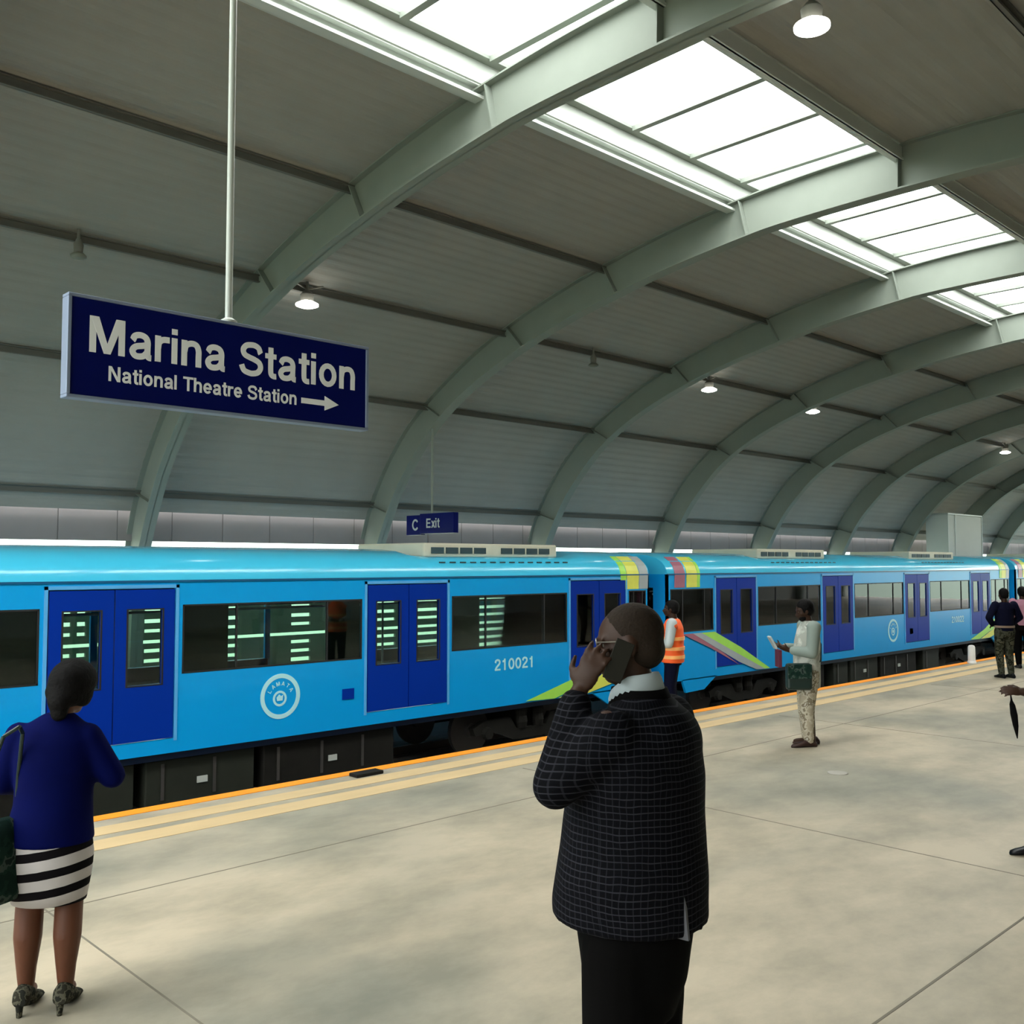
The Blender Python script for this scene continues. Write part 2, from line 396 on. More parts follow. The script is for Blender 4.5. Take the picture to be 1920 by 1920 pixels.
def text_mesh(body, size, extrude=.002, wt=.125):
    """size is the cap height; centred on x = 0"""
    k = size / .72; x = 0; out = MB(); ex0 = extrude
    for ch in body:
        if ch == ' ': x += .26; continue
        adv, strokes = GLYPHS[ch]
        for q_, (kind, P) in enumerate(strokes):
            extrude = ex0 * (1 + .22 * q_)   # strokes cross without sharing a plane
            if kind == 'p':
                out.loft([[(px + x, py, z) for px, py in P] for z in (0, extrude / k)]); continue
            if kind == 's': P = cr_spline(P, 4)
            closed = len(P) > 2 and math.dist(P[0], P[-1]) < 1e-4
            rings = []
            for i, p in enumerate(P):
                a = P[i - 1] if i else (P[-2] if closed else None)
                b = P[i + 1] if i + 1 < len(P) else (P[1] if closed else None)
                a = a or (2 * p[0] - b[0], 2 * p[1] - b[1]); b = b or (2 * p[0] - a[0], 2 * p[1] - a[1])
                d = Vector((b[0] - a[0], b[1] - a[1])).normalized(); nx, ny = -d.y * wt / 2, d.x * wt / 2
                if kind == 'l' and len(P) == 2 and abs(d.x) > .9: nx, ny = nx * .92, ny * .92
                rings.append([(p[0] + x + nx, p[1] + ny, 0), (p[0] + x - nx, p[1] - ny, 0), (p[0] + x - nx, p[1] - ny, extrude / k), (p[0] + x + nx, p[1] + ny, extrude / k)])
            out.loft(rings, cap=not closed)
        x += adv
    xs = [v[0] for v in out.v]; c = (min(xs) + max(xs)) / 2
    out.v = [((v[0] - c) * k, v[1] * k, v[2]  * k) for v in out.v]
    return out.mesh('text', [])

def put_text(name, body, size, mtx, material, parent, bold=0., width=None, extrude=.002):
    me = text_mesh(body, size, extrude)
    xs = [v.co.x for v in me.vertices]
    if width:
        k = width / (max(xs) - min(xs)); mtx = mtx @ Matrix.Diagonal((k, 1, 1, 1))
    me.transform(mtx); me.materials.clear(); me.materials.append(material); me.name = name
    o = bpy.data.objects.new(name, me); COL.objects.link(o); o.parent = parent
    return o

def plane_mtx(origin, xdir, ydir):
    x = Vector(xdir).normalized(); y = Vector(ydir).normalized(); z = x.cross(y)
    return Matrix.Translation(origin) @ Matrix((x, y, z)).transposed().to_4x4()

# ------------------------------------------------------------------ roof profile (a = distance to the left of the camera line)
OUT = [(5.6, 7.42), (7.0, 7.39), (8.4, 7.27), (9.8, 7.05), (11.0, 6.79), (12.3, 6.43), (13.5, 5.97), (14.7, 5.33), (15.5, 4.76), (16.15, 4.08), (16.6, 3.42), (16.85, 2.92), (17.0, 2.5), (17.08, 1.8), (17.1, 0.0)]
INN = [(5.6, 6.83), (7.0, 6.81), (7.65, 6.76), (9.0, 6.60), (10.0, 6.42), (11.2, 6.17), (12.3, 5.85), (13.2, 5.52), (14.0, 5.14), (14.7, 4.68), (15.2, 4.22), (15.75, 3.6), (16.15, 2.95), (16.42, 2.4), (16.62, 1.8), (16.72, 0.0)]
def full(P):
    L = cr_spline(P); return [(11.2 - a, z) for a, z in L[:0:-1]] + L      # right end ... apex ... left end
def arc(P, m):
    D = [0]
    for a, b in zip(P, P[1:]): D.append(D[-1] + math.dist(a, b))
    out = []; j = 0
    for i in range(m + 1):
        t = D[-1] * i / m
        while j < len(P) - 2 and D[j + 1] < t: j += 1
        f = (t - D[j]) / (D[j + 1] - D[j]); out.append((P[j][0] + (P[j + 1][0] - P[j][0]) * f, P[j][1] + (P[j + 1][1] - P[j][1]) * f))
    return out
FO, FI = full(OUT), full(INN)
Y0, Y1 = -9.0, 58.0
RIBS = [2.15 + 4.95 * k for k in range(12)]
def z_out(a):
    L = cr_spline(OUT)
    if a < 5.6: a = 11.2 - a
    for p, q in zip(L, L[1:]):
        if p[0] <= a <= q[0]: return p[1] + (q[1] - p[1]) * (a - p[0]) / max(1e-6, q[0] - p[0])
    return L[-1][1]

# ------------------------------------------------------------------ the setting
st = lambda o: tag(o, kind='structure')
EDGE = -8.30
st(MB().box(EDGE, 9.5, Y0, Y1, -.25, 0).build('floor', M['floor']))
st(MB().box(EDGE + .12, EDGE + .30, Y0, Y1, -1.6, -.25).build('wall_platform_edge', M['concrete']))
m = MB().box(EDGE, EDGE + .02, Y0, Y1, 0, .004).box(EDGE + .02, EDGE + .16, Y0, Y1, 0, .005)
st(m.build('trim_1', M['orange']))
m = MB()
for x0, x1 in ((EDGE + .36, EDGE + .60), (EDGE + .72, EDGE + .98)): m.box(x0, x1, Y0, Y1, 0, .003)
st(m.build('trim_2', M['tan']))
m = MB().box(-2.147, -2.133, Y0, Y1, -.004, .0015).box(-6.262, -6.25, Y0, Y1, -.004, .0012)
for k in range(-2, 12): m.box(-7.2, 9.4, 2.144 + 4.95 * k, 2.156 + 4.95 * k, -.004, .0014)
st(m.build('trim_3', M['joint']))
st(MB().box(-15.1, EDGE + .12, Y0, Y1, -1.62, -1.30).build('track_bed', M['ballast']))
st(MB().box(-18.0, -14.95, Y0, Y1, -.3, 0).build('floor_far_platform', M['concrete']))
st(MB().box(-15.2, -15.05, Y0, Y1, -1.6, -.3).build('wall_far_platform_edge', M['concrete']))

# corrugated ceiling sheet, left and right of the skylight
def sheet(P, amp=.005, thick=.10):
    rings = []; n = len(P)
    pts = []
    for i, (a, z) in enumerate(P):
        a0, z0 = P[max(0, i - 1)]; a1, z1 = P[min(n - 1, i + 1)]
        d = Vector((a1 - a0, z1 - z0)).normalized(); nn = Vector((-d.y, d.x))
        if nn.y < 0: nn = -nn
        k = amp * (1 if (i // 2) % 2 else -1)
        pts.append((a, z, nn, k))
    low = [(-(a + nn.x * k), z + nn.y * k) for a, z, nn, k in pts]
    up = [(-(a + nn.x * thick), z + nn.y * thick) for a, z, nn, k in pts]
    mb = MB(); vs = []; fs = []
    for row in (low, up):
        for x, z in row: vs += [(x, Y0, z), (x, Y1, z)]
    N = len(low)
    for r in (0, 1):
        for i in range(N - 1):
            b = r * 2 * N + 2 * i; fs.append((b, b + 1, b + 3, b + 2))
    for i in (0, N - 1): fs.append((2 * i, 2 * i + 1, 2 * N + 2 * i + 1, 2 * N + 2 * i))
    return mb.add(vs, fs)
roofL = [p for p in FO if p[0] >= 7.93 and p[1] >= 2.95]; roofR = [p for p in FO if p[0] <= 5.38 and p[1] >= 2.95]
c = sheet(arc(roofL, 210)); c2 = sheet(arc(roofR, 210)); c.add(c2.v, c2.f)
st(c.build('ceiling', M['ceiling']))
# end gables are open; fascia under the eave, dark parapet with slots, sky between the two
m = MB()
for sgn, ax in ((1, 17.0), (-1, -5.8)):
    lo = Y0
    while lo < Y1:
        m.box(-ax - .03, -ax + .03, lo, lo + .972, 2.48, 3.10).box(-ax - .03, -ax + .015, lo + .972, lo + .99, 2.48, 3.10); lo += .99
st(m.build('wall_left_fascia', M['fascia']))
st(MB().box(5.95, 6.10, Y0, Y1, 0, 2.7).build('wall_right_light_blocker', M['wallgrey']))  # added out of view to shut off daylight from the right
st(MB().box(-17.1, 6.1, Y0 - .15, Y0, 0, 2.7).build('wall_near_light_blocker', M['wallgrey']))  # added behind the camera so people's backs get less light
m = MB()
slits = [(6.05, 6.20), (6.30, 6.45), (7.48, 7.79), (9.09, 9.33), (10.49, 10.94), (12.5, 13.1), (13.55, 14.5), (15.5, 16.9), (17.2, 18.3), (19.6, 20.3), (21.0, 22.4), (22.8, 23.2),
         (24.5, 25.4), (26.0, 27.0), (28.2, 29.4), (30.4, 31.6), (33.0, 34.2), (35.5, 36.6), (38, 39.4), (41, 42.2), (44, 45.5), (47.5, 49), (51, 52.4), (3.2, 3.9), (1.0, 1.8)]
slits.sort()
cuts = [Y0] + [v for s in slits for v in s] + [Y1]
for i in range(0, len(cuts), 2):                       # solid stretches, cut by one long slot
    m.box(-17.33, -17.27, cuts[i], cuts[i + 1], 0, .645); m.box(-17.33, -17.27, cuts[i], cuts[i + 1], .705, 1.40)
for k, (a, b) in enumerate(slits):
    zs = [0, .12, .20, .30, .365, .48, .545, .645, .705, .84, .90, 1.01, 1.08, 1.19, 1.26, 1.33, 1.40]
    for z0, z1 in zip(zs[0::2], zs[1::2] + [1.42]):
        m.box(-17.33, -17.27, a, b, z0, z1)
st(m.build('wall_left', M['parapet']))
st(MB().box(-17.36, -17.24, Y0, Y1, 1.40, 1.46).build('trim_4', M['white']))

# rails under the train
for i, x in enumerate((-12.50, -13.93)):
    m = MB()
    m.box(x - .075, x + .075, Y0, Y1, -1.30, -1.285).box(x - .01, x + .01, Y0, Y1, -1.285, -1.18).box(x - .035, x + .035, Y0, Y1, -1.18, -1.14)
    tag(m.build('rail', M['rail']), ('steel rail under the platform side wheels of the blue train', 'steel rail under the far side wheels of the blue train')[i], 'rail')

# ------------------------------------------------------------------ arch ribs
ORD = ['first', 'second', 'third', 'fourth', 'fifth', 'sixth', 'seventh', 'eighth', 'ninth', 'tenth', 'eleventh', 'twelfth']
def profile_at(P, m): return arc(P, m)
AO, AI = arc(FO, 120), arc(FI, 120)
def strip(mb, P, y0, y1, t):
    """a flange: band that follows profile P from y0 to y1, t thick (outwards)"""
    rings = []
    n = len(P)
    for i, (a, z) in enumerate(P):
        a0, z0 = P[max(0, i - 1)]; a1, z1 = P[min(n - 1, i + 1)]
        d = Vector((a1 - a0, z1 - z0)).normalized(); nn = Vector((-d.y, d.x))
        rings.append([(-a, y0, z), (-a, y1, z), (-(a + nn.x * t), y1, z + nn.y * t), (-(a + nn.x * t), y0, z + nn.y * t)])
    mb.loft(rings)
NODES = [10.28, 12.66, 14.88, 16.63]
def rib_mesh():
    mb = MB()
    web = [[(-a, -.01, z), (-a, .01, z), (-b, .01, y), (-b, -.01, y)] for (a, z), (b, y) in zip(AI, AO)]
    mb.loft(web)
    strip(mb, AI, -.11, .11, .022); strip(mb, [(a, z - .02) for a, z in AO], -.10, .10, .02)
    return mb
ribm = rib_mesh().mesh('arch_rib', M['steel'])
plate_pts = [7.72, 5.36] + NODES + [11.2 - n for n in NODES]
def stiff_mesh(a):
    # plate across both sides of the web at a purlin seat
    i = min(range(len(AO)), key=lambda k: abs(AO[k][0] - a)); (ao, zo), (ai, zi) = AO[i], AI[i]
    mb = MB()
    for y0, y1 in ((-.105, -.01), (.01, .105)):
        mb.loft([[(-ai - .008, y0, zi + .02), (-ai + .008, y0, zi + .02), (-ai + .008, y1, zi + .02), (-ai - .008, y1, zi + .02)],
                 [(-ao - .008, y0, zo - .03), (-ao + .008, y0, zo - .03), (-ao + .008, y1, zo - .03), (-ao - .008, y1, zo - .03)]])
    return mb.mesh('stiffener_plate', M['steel'])
stm = [stiff_mesh(a) for a in plate_pts]
rib_words = ['overhead at the near end of the hall', 'whose foot rises behind the nearest train door', 'whose foot rises between the second and third train windows, small sign hanging from it']
for k, y in enumerate(RIBS):
    n = k  # k = 0 is out of frame or nearly so
    lab = ('pale green steel arch rib nearest the camera, above the big station sign' if k == 0 else
           'pale green steel arch rib, %s from the left of those with a visible foot' % ORD[k - 1])
    r = empty('arch_rib', (0, y, 0), 0, lab, 'roof beam', 'steel arch ribs carrying the curved roof')
    w_ = bpy.data.objects.new('rib_beam', ribm); COL.objects.link(w_); w_.parent = r
    for me in stm:
        s_ = bpy.data.objects.new('stiffener_plate', me); COL.objects.link(s_); s_.parent = r

# ------------------------------------------------------------------ purlins
def purlin(a, name_label, mt, drop=.0, w_=.05, h=.11):
    z = z_out(a) - .02 - drop
    mb = MB()
    mb.box(-a - w_ / 2, -a - w_ / 2 + .012, Y0, Y1, z - h, z)
    mb.box(-a - w_ / 2, -a + w_ / 2, Y0, Y1, z - h, z - h + .014).box(-a - w_ / 2, -a + w_ / 2, Y0, Y1, z - .014, z)
    tag(mb.build('purlin', mt), name_label, 'purlin', 'long purlins running the length of the roof')
for a, lb in ((10.28, 'dark roof purlin next below the skylight, on its left side'), (12.66, 'dark roof purlin halfway down the left side of the vault'),
              (14.88, 'dark roof purlin in the steep lower part of the left vault'), (16.63, 'lowest roof purlin, along the eave just above the train roofs'),
              (3.15, 'dark roof purlin in the top right corner, right of the skylight')):
    purlin(a, lb, M['purlin'])
# ------------------------------------------------------------------ skylight
m = MB()
m.box(-7.93, -7.80, Y0, Y1, 7.215, 7.25)
m.box(-7.945, -7.925, Y0, Y1, 7.215, 7.42)
tag(m.build('skylight_edge_beam', M['white']), 'bright white channel beam along the left edge of the skylight', 'roof beam')
m = MB().box(-5.42, -5.30, Y0, Y1, 7.22, 7.25).box(-5.34, -5.32, Y0, Y1, 7.22, 7.44).box(-5.45, -5.30, Y0, Y1, 7.40, 7.44)
tag(m.build('skylight_edge_beam', M['white']), 'grey channel beam along the right edge of the skylight', 'roof beam')
skyl0 = None
for k in range(len(RIBS)):
    y = RIBS[k]
    if k == len(RIBS) - 1: break
    lab = 'white glazed roof light bay between the %s and %s arch ribs, counted from the camera' % (ORD[k], ORD[k + 1])
    if skyl0 is None:
        s0 = empty('skylight', (0, y, 0), 0, lab, 'skylight', 'glazed skylight bays in a row along the roof')
        L = 4.95
        m = MB()   # curbs
        m.box(-7.86, -7.82, .0, L, 7.36, 7.70).box(-5.44, -5.40, .0, L, 7.40, 7.70)
        m.box(-7.93, -7.80, 0, L, 7.38, 7.42)
        m.build('curb', M['white'], s0)
        m = MB()
        m.box(-7.84, -7.70, 0, L, 7.63, 7.70).box(-5.52, -5.42, 0, L, 7.63, 7.70)
        m.build('glazing_frame', M['steel'], s0)
        for q in range(4):
            y_ = .03 + 1.2375 * q
            MB().box(-7.70, -5.52, y_ - .045, y_ + .045, 7.60, 7.68).build('glazing_bar', M['steel'], s0)
            MB().box(-7.70, -5.52, y_ + .045, y_ + 1.2375 - .045, 7.668, 7.680).build('skylight_pane', M['skyl'], s0)
        skyl0 = s0
    else:
        c = copy_tree(skyl0); c.location = (0, y, 0); tag(c, lab)
# the last bays at either end, beyond the picture
for nm, a, b in (('window_1', Y0, RIBS[0]), ('window_2', RIBS[-1], Y1)):
    st(MB().box(-7.84, -5.42, a, b, 7.66, 7.70).build(nm, M['skyl']))

# ------------------------------------------------------------------ lamps
def lamp(x, y, ztop, lit, lab, r=.16, arm=True, drop=0., grp='ceiling lamps under the vault'):
    t = empty('ceiling_lamp', (x, y, ztop - drop), 0, lab, 'lamp', grp)
    m = MB().tube((0, 0, drop), (0, 0, -.14), .02).lathe((0, 0, -.30), [(r * .55, 0), (r * .62, .10), (r * .35, .15), (.03, .17)], 20)
    m.build('lamp_housing', M['lampbody'], t, smooth=True, auto=35)
    MB().lathe((0, 0, -.36), [(.0, -.035), (r * .6, -.03), (r, -.005), (r, .02), (r * .56, .06)], 24).build('lamp_diffuser', M['lampglow'] if lit else M['lampoff'], t, smooth=True)
    if arm:
        MB().tube((0, 0, -.12), (.0, -.28, -.02), .012, n=8).tube((0, 0, -.12), (.0, .28, -.02), .012, n=8).build('bracket', M['lampbody'], t)
    return t
def lz(x): return z_out(-x) - .03
for y, lit, lab in ((8.2, 1, 'lit dome lamp just right of the big sign'), (19.1, 1, 'lit dome lamp on the vault in the middle of the photo'), (23.9, 1, 'lit dome lamp, third bright one along the left vault'),
                    (33.7, 1, 'small lit dome lamp far along the vault'), (37.9, 1, 'farthest lit dome lamp near the right edge'),
                    (4.7, 0, 'unlit ceiling lamp above the left part of the big sign'), (15.0, 0, 'unlit ceiling lamp over the middle of the train roof')):
    lamp(-12.55, y * .955, lz(-12.55), lit, lab, .17 if lit else .10, arm=bool(lit))
lamp(-4.03, 7.42, lz(-4.03), 1, 'large bright round lamp right of the skylight, top of the photo', .15, arm=False, drop=.36)

# ------------------------------------------------------------------ station sign
s0 = empty('station_sign', (-5.30, 0, 0), 0, 'large navy hanging sign reading Marina Station above a smaller line with an arrow', 'sign')
SY0, SY1, SZ0, SZ1 = 1.855, 3.735, 2.985, 3.505
m = MB().box(-.045, .045, SY0 - .02, SY1 + .02, SZ0 - .018, SZ0).box(-.045, .045, SY0 - .02, SY1 + .02, SZ1, SZ1 + .018)
m.box(-.045, .045, SY0 - .02, SY0, SZ0, SZ1).box(-.045, .045, SY1, SY1 + .02, SZ0, SZ1)
m.build('sign_frame', M['signframe'], s0, bevel=.004)
MB().box(-.035, .035, SY0, SY1, SZ0, SZ1).build('sign_face', M['sign'], s0)
def on_sign(y, z): return plane_mtx((.036, y, z), (0, 1, 0), (0, 0, 1))
put_text('lettering', 'Marina Station', .196, on_sign(2.80, 3.222), M['lettering'], s0, width=1.70)
put_text('small_lettering', 'National Theatre Station', .082, on_sign(2.635, 3.078), M['lettering'], s0, width=1.16)
m = MB().extr_x([(3.25, 3.095), (3.42, 3.095), (3.42, 3.066), (3.525, 3.112), (3.42, 3.158), (3.42, 3.129), (3.25, 3.129)], .036, .040)
m.build('arrow', M['lettering'], s0)
zt = z_out(5.33) - .02
m = MB().tube((0, 2.77, SZ1), (0, 2.77, zt), .021, n=16).lathe((0, 2.77, SZ1 + .018), [(.05, 0), (.05, .012), (.022, .03)]).lathe((0, 2.77, zt - .03), [(.03, 0), (.07, .015), (.07, .03)])
m.build('hanging_pole', M['white'], s0, smooth=True, auto=40)

# small sign by the far track, hanging from the third rib
s1 = empty('exit_sign', (-14.65, 11.98, 0), 0, 'small navy exit sign hanging on a thin rod above the train roof', 'sign')
m = MB().box(-.74, -.27, -.05, .05, 2.64, 3.03).build('sign_face', M['sign'], s1, bevel=.01)
m = MB().box(-.27, .74, -.09, .04, 2.66, 3.05).build('sign_face', M['sign'], s1, bevel=.01)
mt = lambda x, y, z: plane_mtx((x, y, z), (1, 0, 0), (0, 0, 1))
put_text('letter', 'C', .22, mt(-.46, -.052, 2.73), M['greyv'], s1)
put_text('lettering', 'Exit', .18, mt(.14, -.092, 2.77), M['greyv'], s1)
MB().tube((0, 0, 3.05), (0, 0, 4.70), .022, n=10).build('hanging_pole', M['steel'], s1)

# lift shaft on the far platform
ls = empty('lift_shaft', (-15.55, 39.1, 0), 0, 'pale grey clad lift shaft standing behind the far end of the train', 'lift shaft')
MB().box(-.35, .45, -1.65, 1.65, 0, 3.93).build('shaft_cladding', M['shaft'], ls, bevel=.03)
MB().box(.43, .47, -1.0, -.96, 0, 3.93).box(-.37, .47, -1.67, 1.67, 3.93, 3.98).box(-.37, .47, -1.67, -1.63, 0, 3.95).box(-.37, .47, 1.63, 1.67, 0, 3.95).build('corner_trim', M['white'], ls)
MB().box(.45, .465, -.4, .6, .02, 2.1).build('lift_door', M['pole'], ls)

# ------------------------------------------------------------------ the train
XS = -11.83      # near side skin
XF = -14.63      # far side skin
ZB, ZG = -.27, 1.87
ROOF = [(0, ZG), (.012, 1.95), (.05, 2.04), (.13, 2.13), (.27, 2.22), (.5, 2.28), (.85, 2.31), (1.4, 2.325)]
DW = .765
def train_car(y0, y1, doors, label, number, stripe_ends, ac_c, detail=True):
    car = empty('train_car', (XS, y0, -1.14), 0, label, 'train car', 'coupled cars of the sky blue train')
    P = lambda mb, name, mt, parent=car, **k: mb_local(mb, name, mt, parent, **k)
    off = Vector((XS, y0, -1.14))
    def mb_local(mb, name, mt, parent, **k):
        mb.v = [tuple(Vector(v) - off) for v in mb.v]
        return mb.build(name, mt, parent, **k)
    e0, e1 = y0 + .02, y1 - .02
    # openings along the near side
    ops = [(d - DW, d + DW, 'd') for d in doors]
    for a, b in zip(doors, doors[1:]): ops.append((a + DW + .10, b - DW - .09, 'w'))
    cabs = [(y0 + .12, doors[0] - DW - .10), (doors[-1] + DW + .10, y1 - .12)]
    for c_ in cabs:
        if c_[1] - c_[0] > .35: ops.append((c_[0], c_[1], 'c'))
    ops.sort()
    WZ0, WZ1, DZ0, DZ1 = .70, 1.57, -.09, 1.78
    shell = MB()
    for side, (xa, xb) in enumerate(((XS - .05, XS), (XF, XF + .05))):
        cur = e0
        for a, b, t in ops:
            if a > cur: shell.box(xa, xb, cur, a, ZB, ZG)
            z0, z1 = (DZ0, DZ1) if (t == 'd' and side == 0) else ((.20, WZ1) if t == 'd' and side else (WZ0, WZ1))
            if t == 'w' and side: z0 = .52
            shell.box(xa, xb, a, b, ZB, z0).box(xa, xb, a, b, z1, ZG); cur = b
        if cur < e1: shell.box(xa, xb, cur, e1, ZB, ZG)
    # end walls with cab windscreen opening
    for ye in (e0, e1 - .05):
        shell.box(XF, XS, ye, ye + .05, ZB, .75).box(XF, XS, ye, ye + .05, 1.6, ZG)
        for xx in (XF, XS - .35, (XF + XS) / 2 - .1): shell.box(xx, xx + (.35 if xx != (XF + XS) / 2 - .1 else .2), ye, ye + .05, .75, 1.6)
    # deep skirts at the coupled ends
    for ye, sg in ((y0, 1), (y1, -1)):
        poly = [(ye + sg * .62, -.52), (ye + sg * 1.25, -.50), (ye + sg * 1.7, ZB + .02), (ye + sg * .5, ZB + .02)]
        shell.extr_x(poly, XS - .05, XS).extr_x(poly, XF, XF + .05)
    P(shell, 'body_shell', M['body'])
    # roof
    def prof(rec):
        L = [(XS - x, z) for x, z in ROOF] + [(XF + x, z) for x, z in ROOF[-2::-1]]
        if rec:
            L = []
            for x, z in ROOF:
                L.append((XS - x, min(z, 2.19)))
            L += [(XF + x, min(z, 2.19)) for x, z in ROOF[-2::-1]]
        return L
    ys = [(e0 + .0, 'e'), (e0 + .25, 0)]
    cutsr = []
    for a in ac_c: cutsr += [(a - 2.05, 0), (a - 1.6, 1), (a + 1.6, 1), (a + 2.05, 0)]
    ys += cutsr + [(e1 - .25, 0), (e1, 'e')]
    rings = []
    for y, kd in ys:
        pr = prof(kd == 1)
        if kd == 'e': pr = [(x, ZG + (z - ZG) * .93) for x, z in pr]
        rings.append([(x, y, z) for x, z in pr])
    rb = MB().loft(rings)
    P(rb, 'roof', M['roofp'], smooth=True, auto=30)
    P(MB().box(XS, XS + .018, e0, e1, ZG - .012, ZG + .012).box(XF - .018, XF, e0, e1, ZG - .012, ZG + .012), 'gutter', M['trimdark'])
    P(MB().box(XF + .04, XS - .04, e0 + .06, e1 - .06, -.20, -.10), 'cabin_floor', M['inner'])
    P(MB().box(XF + .05, XS - .05, e0 + .06, e1 - .06, 1.76, 1.80), 'cabin_ceiling', M['inner'])
    # inner pillars hide the wall cavity, benches, grab poles
    ben = MB()
    for a, b, t in ops:
        if t == 'w':
            ben.box(XF + .08, XF + .5, a, b, -.10, .32).box(XF + .06, XF + .14, a, b, .32, .52)
            ben.box(XS - .5, XS - .08, a, b, -.10, .32).box(XS - .14, XS - .06, a, b, .32, .68)
    P(ben, 'bench_seats', M['seat'])
    pl = MB()
    for d in doors:
        for dy in (-.55, .55): pl.tube((-13.23, d + dy, -.10), (-13.23, d + dy, 1.76), .018, n=8)
    for x in (XS - .75, XF + .75): pl.tube((x, e0 + .5, 1.45), (x, e1 - .5, 1.45), .018, n=8)
    P(pl, 'grab_poles', M['pole'])
    # doors: two leaves each
    for d in doors:
        for s_ in (0, 1):
            a, b = (d - DW + .012, d - .008) if s_ == 0 else (d + .008, d + DW - .012)
            wa, wb = a + .16, b - .16
            z0, z1, x0, x1 = DZ0 + .012, DZ1 - .012, XS - .045, XS + .012
            lf = MB().box(x0, x1, a, b, z0, .60).box(x0, x1, a, b, 1.52, z1).box(x0, x1, a, wa, .60, 1.52).box(x0, x1, wb, b, .60, 1.52)
            dl = P(lf, 'door_leaf', M['door'])
            P(MB().box(XS - .012, XS - .004, wa, wb, .60, 1.52), 'door_window', M['glass'], parent=dl)
            P(MB().box(x1, x1 + .004, wa - .022, wa, .585, 1.535).box(x1, x1 + .004, wb, wb + .022, .585, 1.535).box(x1, x1 + .004, wa, wb, .585, .60).box(x1, x1 + .004, wa, wb, 1.52, 1.535), 'window_seal', M['rubber'], parent=dl)
    for d in doors:
        fr = MB()
        for yy in (d - DW - .045, d + DW + .005): fr.box(XS, XS + .012, yy, yy + .04, DZ0 - .03, DZ1 + .045)
        fr.box(XS, XS + .012, d - DW - .045, d + DW + .045, DZ1 + .005, DZ1 + .045)
        P(fr, 'door_frame', M['trimb'])
    # windows
    for a, b, t in ops:
        if t in 'wc':
            wn = P(MB().box(XS - .022, XS - .012, a, b, WZ0, WZ1), 'window', M['glass'])
            g = .022
            P(MB().box(XS - .01, XS + .004, a, a + g, WZ0, WZ1).box(XS - .01, XS + .004, b - g, b, WZ0, WZ1).box(XS - .01, XS + .004, a, b, WZ0, WZ0 + g).box(XS - .01, XS + .004, a, b, WZ1 - g, WZ1)
              .box(XS - .03, XS + .003, a + (b - a) * .27, a + (b - a) * .27 + .02, WZ0, WZ1).box(XS - .03, XS + .003, a + (b - a) * .78, a + (b - a) * .78 + .02, WZ0, WZ1), 'window_seal', M['rubber'], parent=wn)
            # blank lining panels at both ends of each window
            if t == 'w': P(MB().box(XS - .075, XS - .06, a, a + (b - a) * .24, WZ0, WZ1).box(XS - .075, XS - .06, a + (b - a) * .80, b, WZ0, WZ1), 'window_blind', M['inner'], parent=wn)
            if t == 'c': P(MB().box(XS - .10, XS - .06, a, b, WZ0, WZ1), 'cab_lining', M['inner'], parent=wn)
    fg = MB()
    for a, b, t in ops: fg.box(XF + .02, XF + .03, a, b, .20 if t == 'd' else .52 if t == 'w' else WZ0, WZ1)
    P(fg, 'far_windows', M['glassfar'])
    # underframe, boxes, bogies
    P(MB().box(XF + .12, XS - .10, e0 + .7, e1 - .7, ZB - .10, ZB), 'underframe', M['skirt'])
    Lc = y1 - y0; bc = [y0 + 3.05, y1 - 3.05]
    spots = []
    y = bc[0] + 1.55; i = 0
    wds = [1.9, .75, 1.5, 2.2, 1.1, 1.6, .9]
    while y + wds[i % 7] < bc[1] - 1.5:
        spots.append((y, y + wds[i % 7], -.98 + .10 * ((i * 3) % 3))); y += wds[i % 7] + (.14 if i % 3 else .45); i += 1
    for k, (a, b, z) in enumerate(spots):
        bx = P(MB().box(XS - 1.1, XS - .16, a, b, z, ZB - .10), 'equipment_box', M['undergrey'] if k % 3 else M['under'], bevel=.02)
        for q in range(int((b - a) / .7)):
            P(MB().box(XS - .16, XS - .145, a + .2 + q * .7, a + .24 + q * .7, z + .1, ZB - .16), 'latch', M['wheel'], parent=bx)
        if b - a > 1.4: P(MB().box(XS - .16, XS - .14, (a + b) / 2 - .07, (a + b) / 2 + .07, z + .25, z + .33), 'rating_plate', M['shaft'], parent=bx)
    for bcy in bc:
        fm = MB()
        for x in (XS - .32, XF + .22):
            fm.extr_x([(bcy - 1.35, -.62), (bcy - 1.1, -.52), (bcy - .5, -.52), (bcy - .35, -.72), (bcy + .35, -.72), (bcy + .5, -.52), (bcy + 1.1, -.52), (bcy + 1.35, -.62), (bcy + 1.3, -.74), (bcy + .9, -.72), (bcy + .4, -.90), (bcy - .4, -.90), (bcy - .9, -.72), (bcy - 1.3, -.74)], x, x + .12)
            for dy in (-.2, .2): fm.lathe((x + .06, bcy + dy, -.72), [(.10, 0), (.12, .1), (.10, .2), (.12, .3), (.10, .37)], 12)
            for dy in (-1.05, 1.05): fm.lathe((x + .12, bcy + dy, -.72), [(.11, 0), (.09, .07), (0.01, .075)], 14, axis='x')
        fm.box(XF + .3, XS - .3, bcy - .15, bcy + .15, -.85, -.42)
        bg_ = P(fm, 'bogie', M['under'])
        for dy in (-1.05, 1.05):
            for x in (-12.50, -13.93):
                P(MB().lathe((x, bcy + dy, -.72), [(.05, -.07), (.40, -.06), (.42, .0), (.42, .05), (.30, .06), (.12, .05), (.11, .10)], 28, axis='x'), 'wheel', M['wheel'], parent=bg_, smooth=True, auto=30)
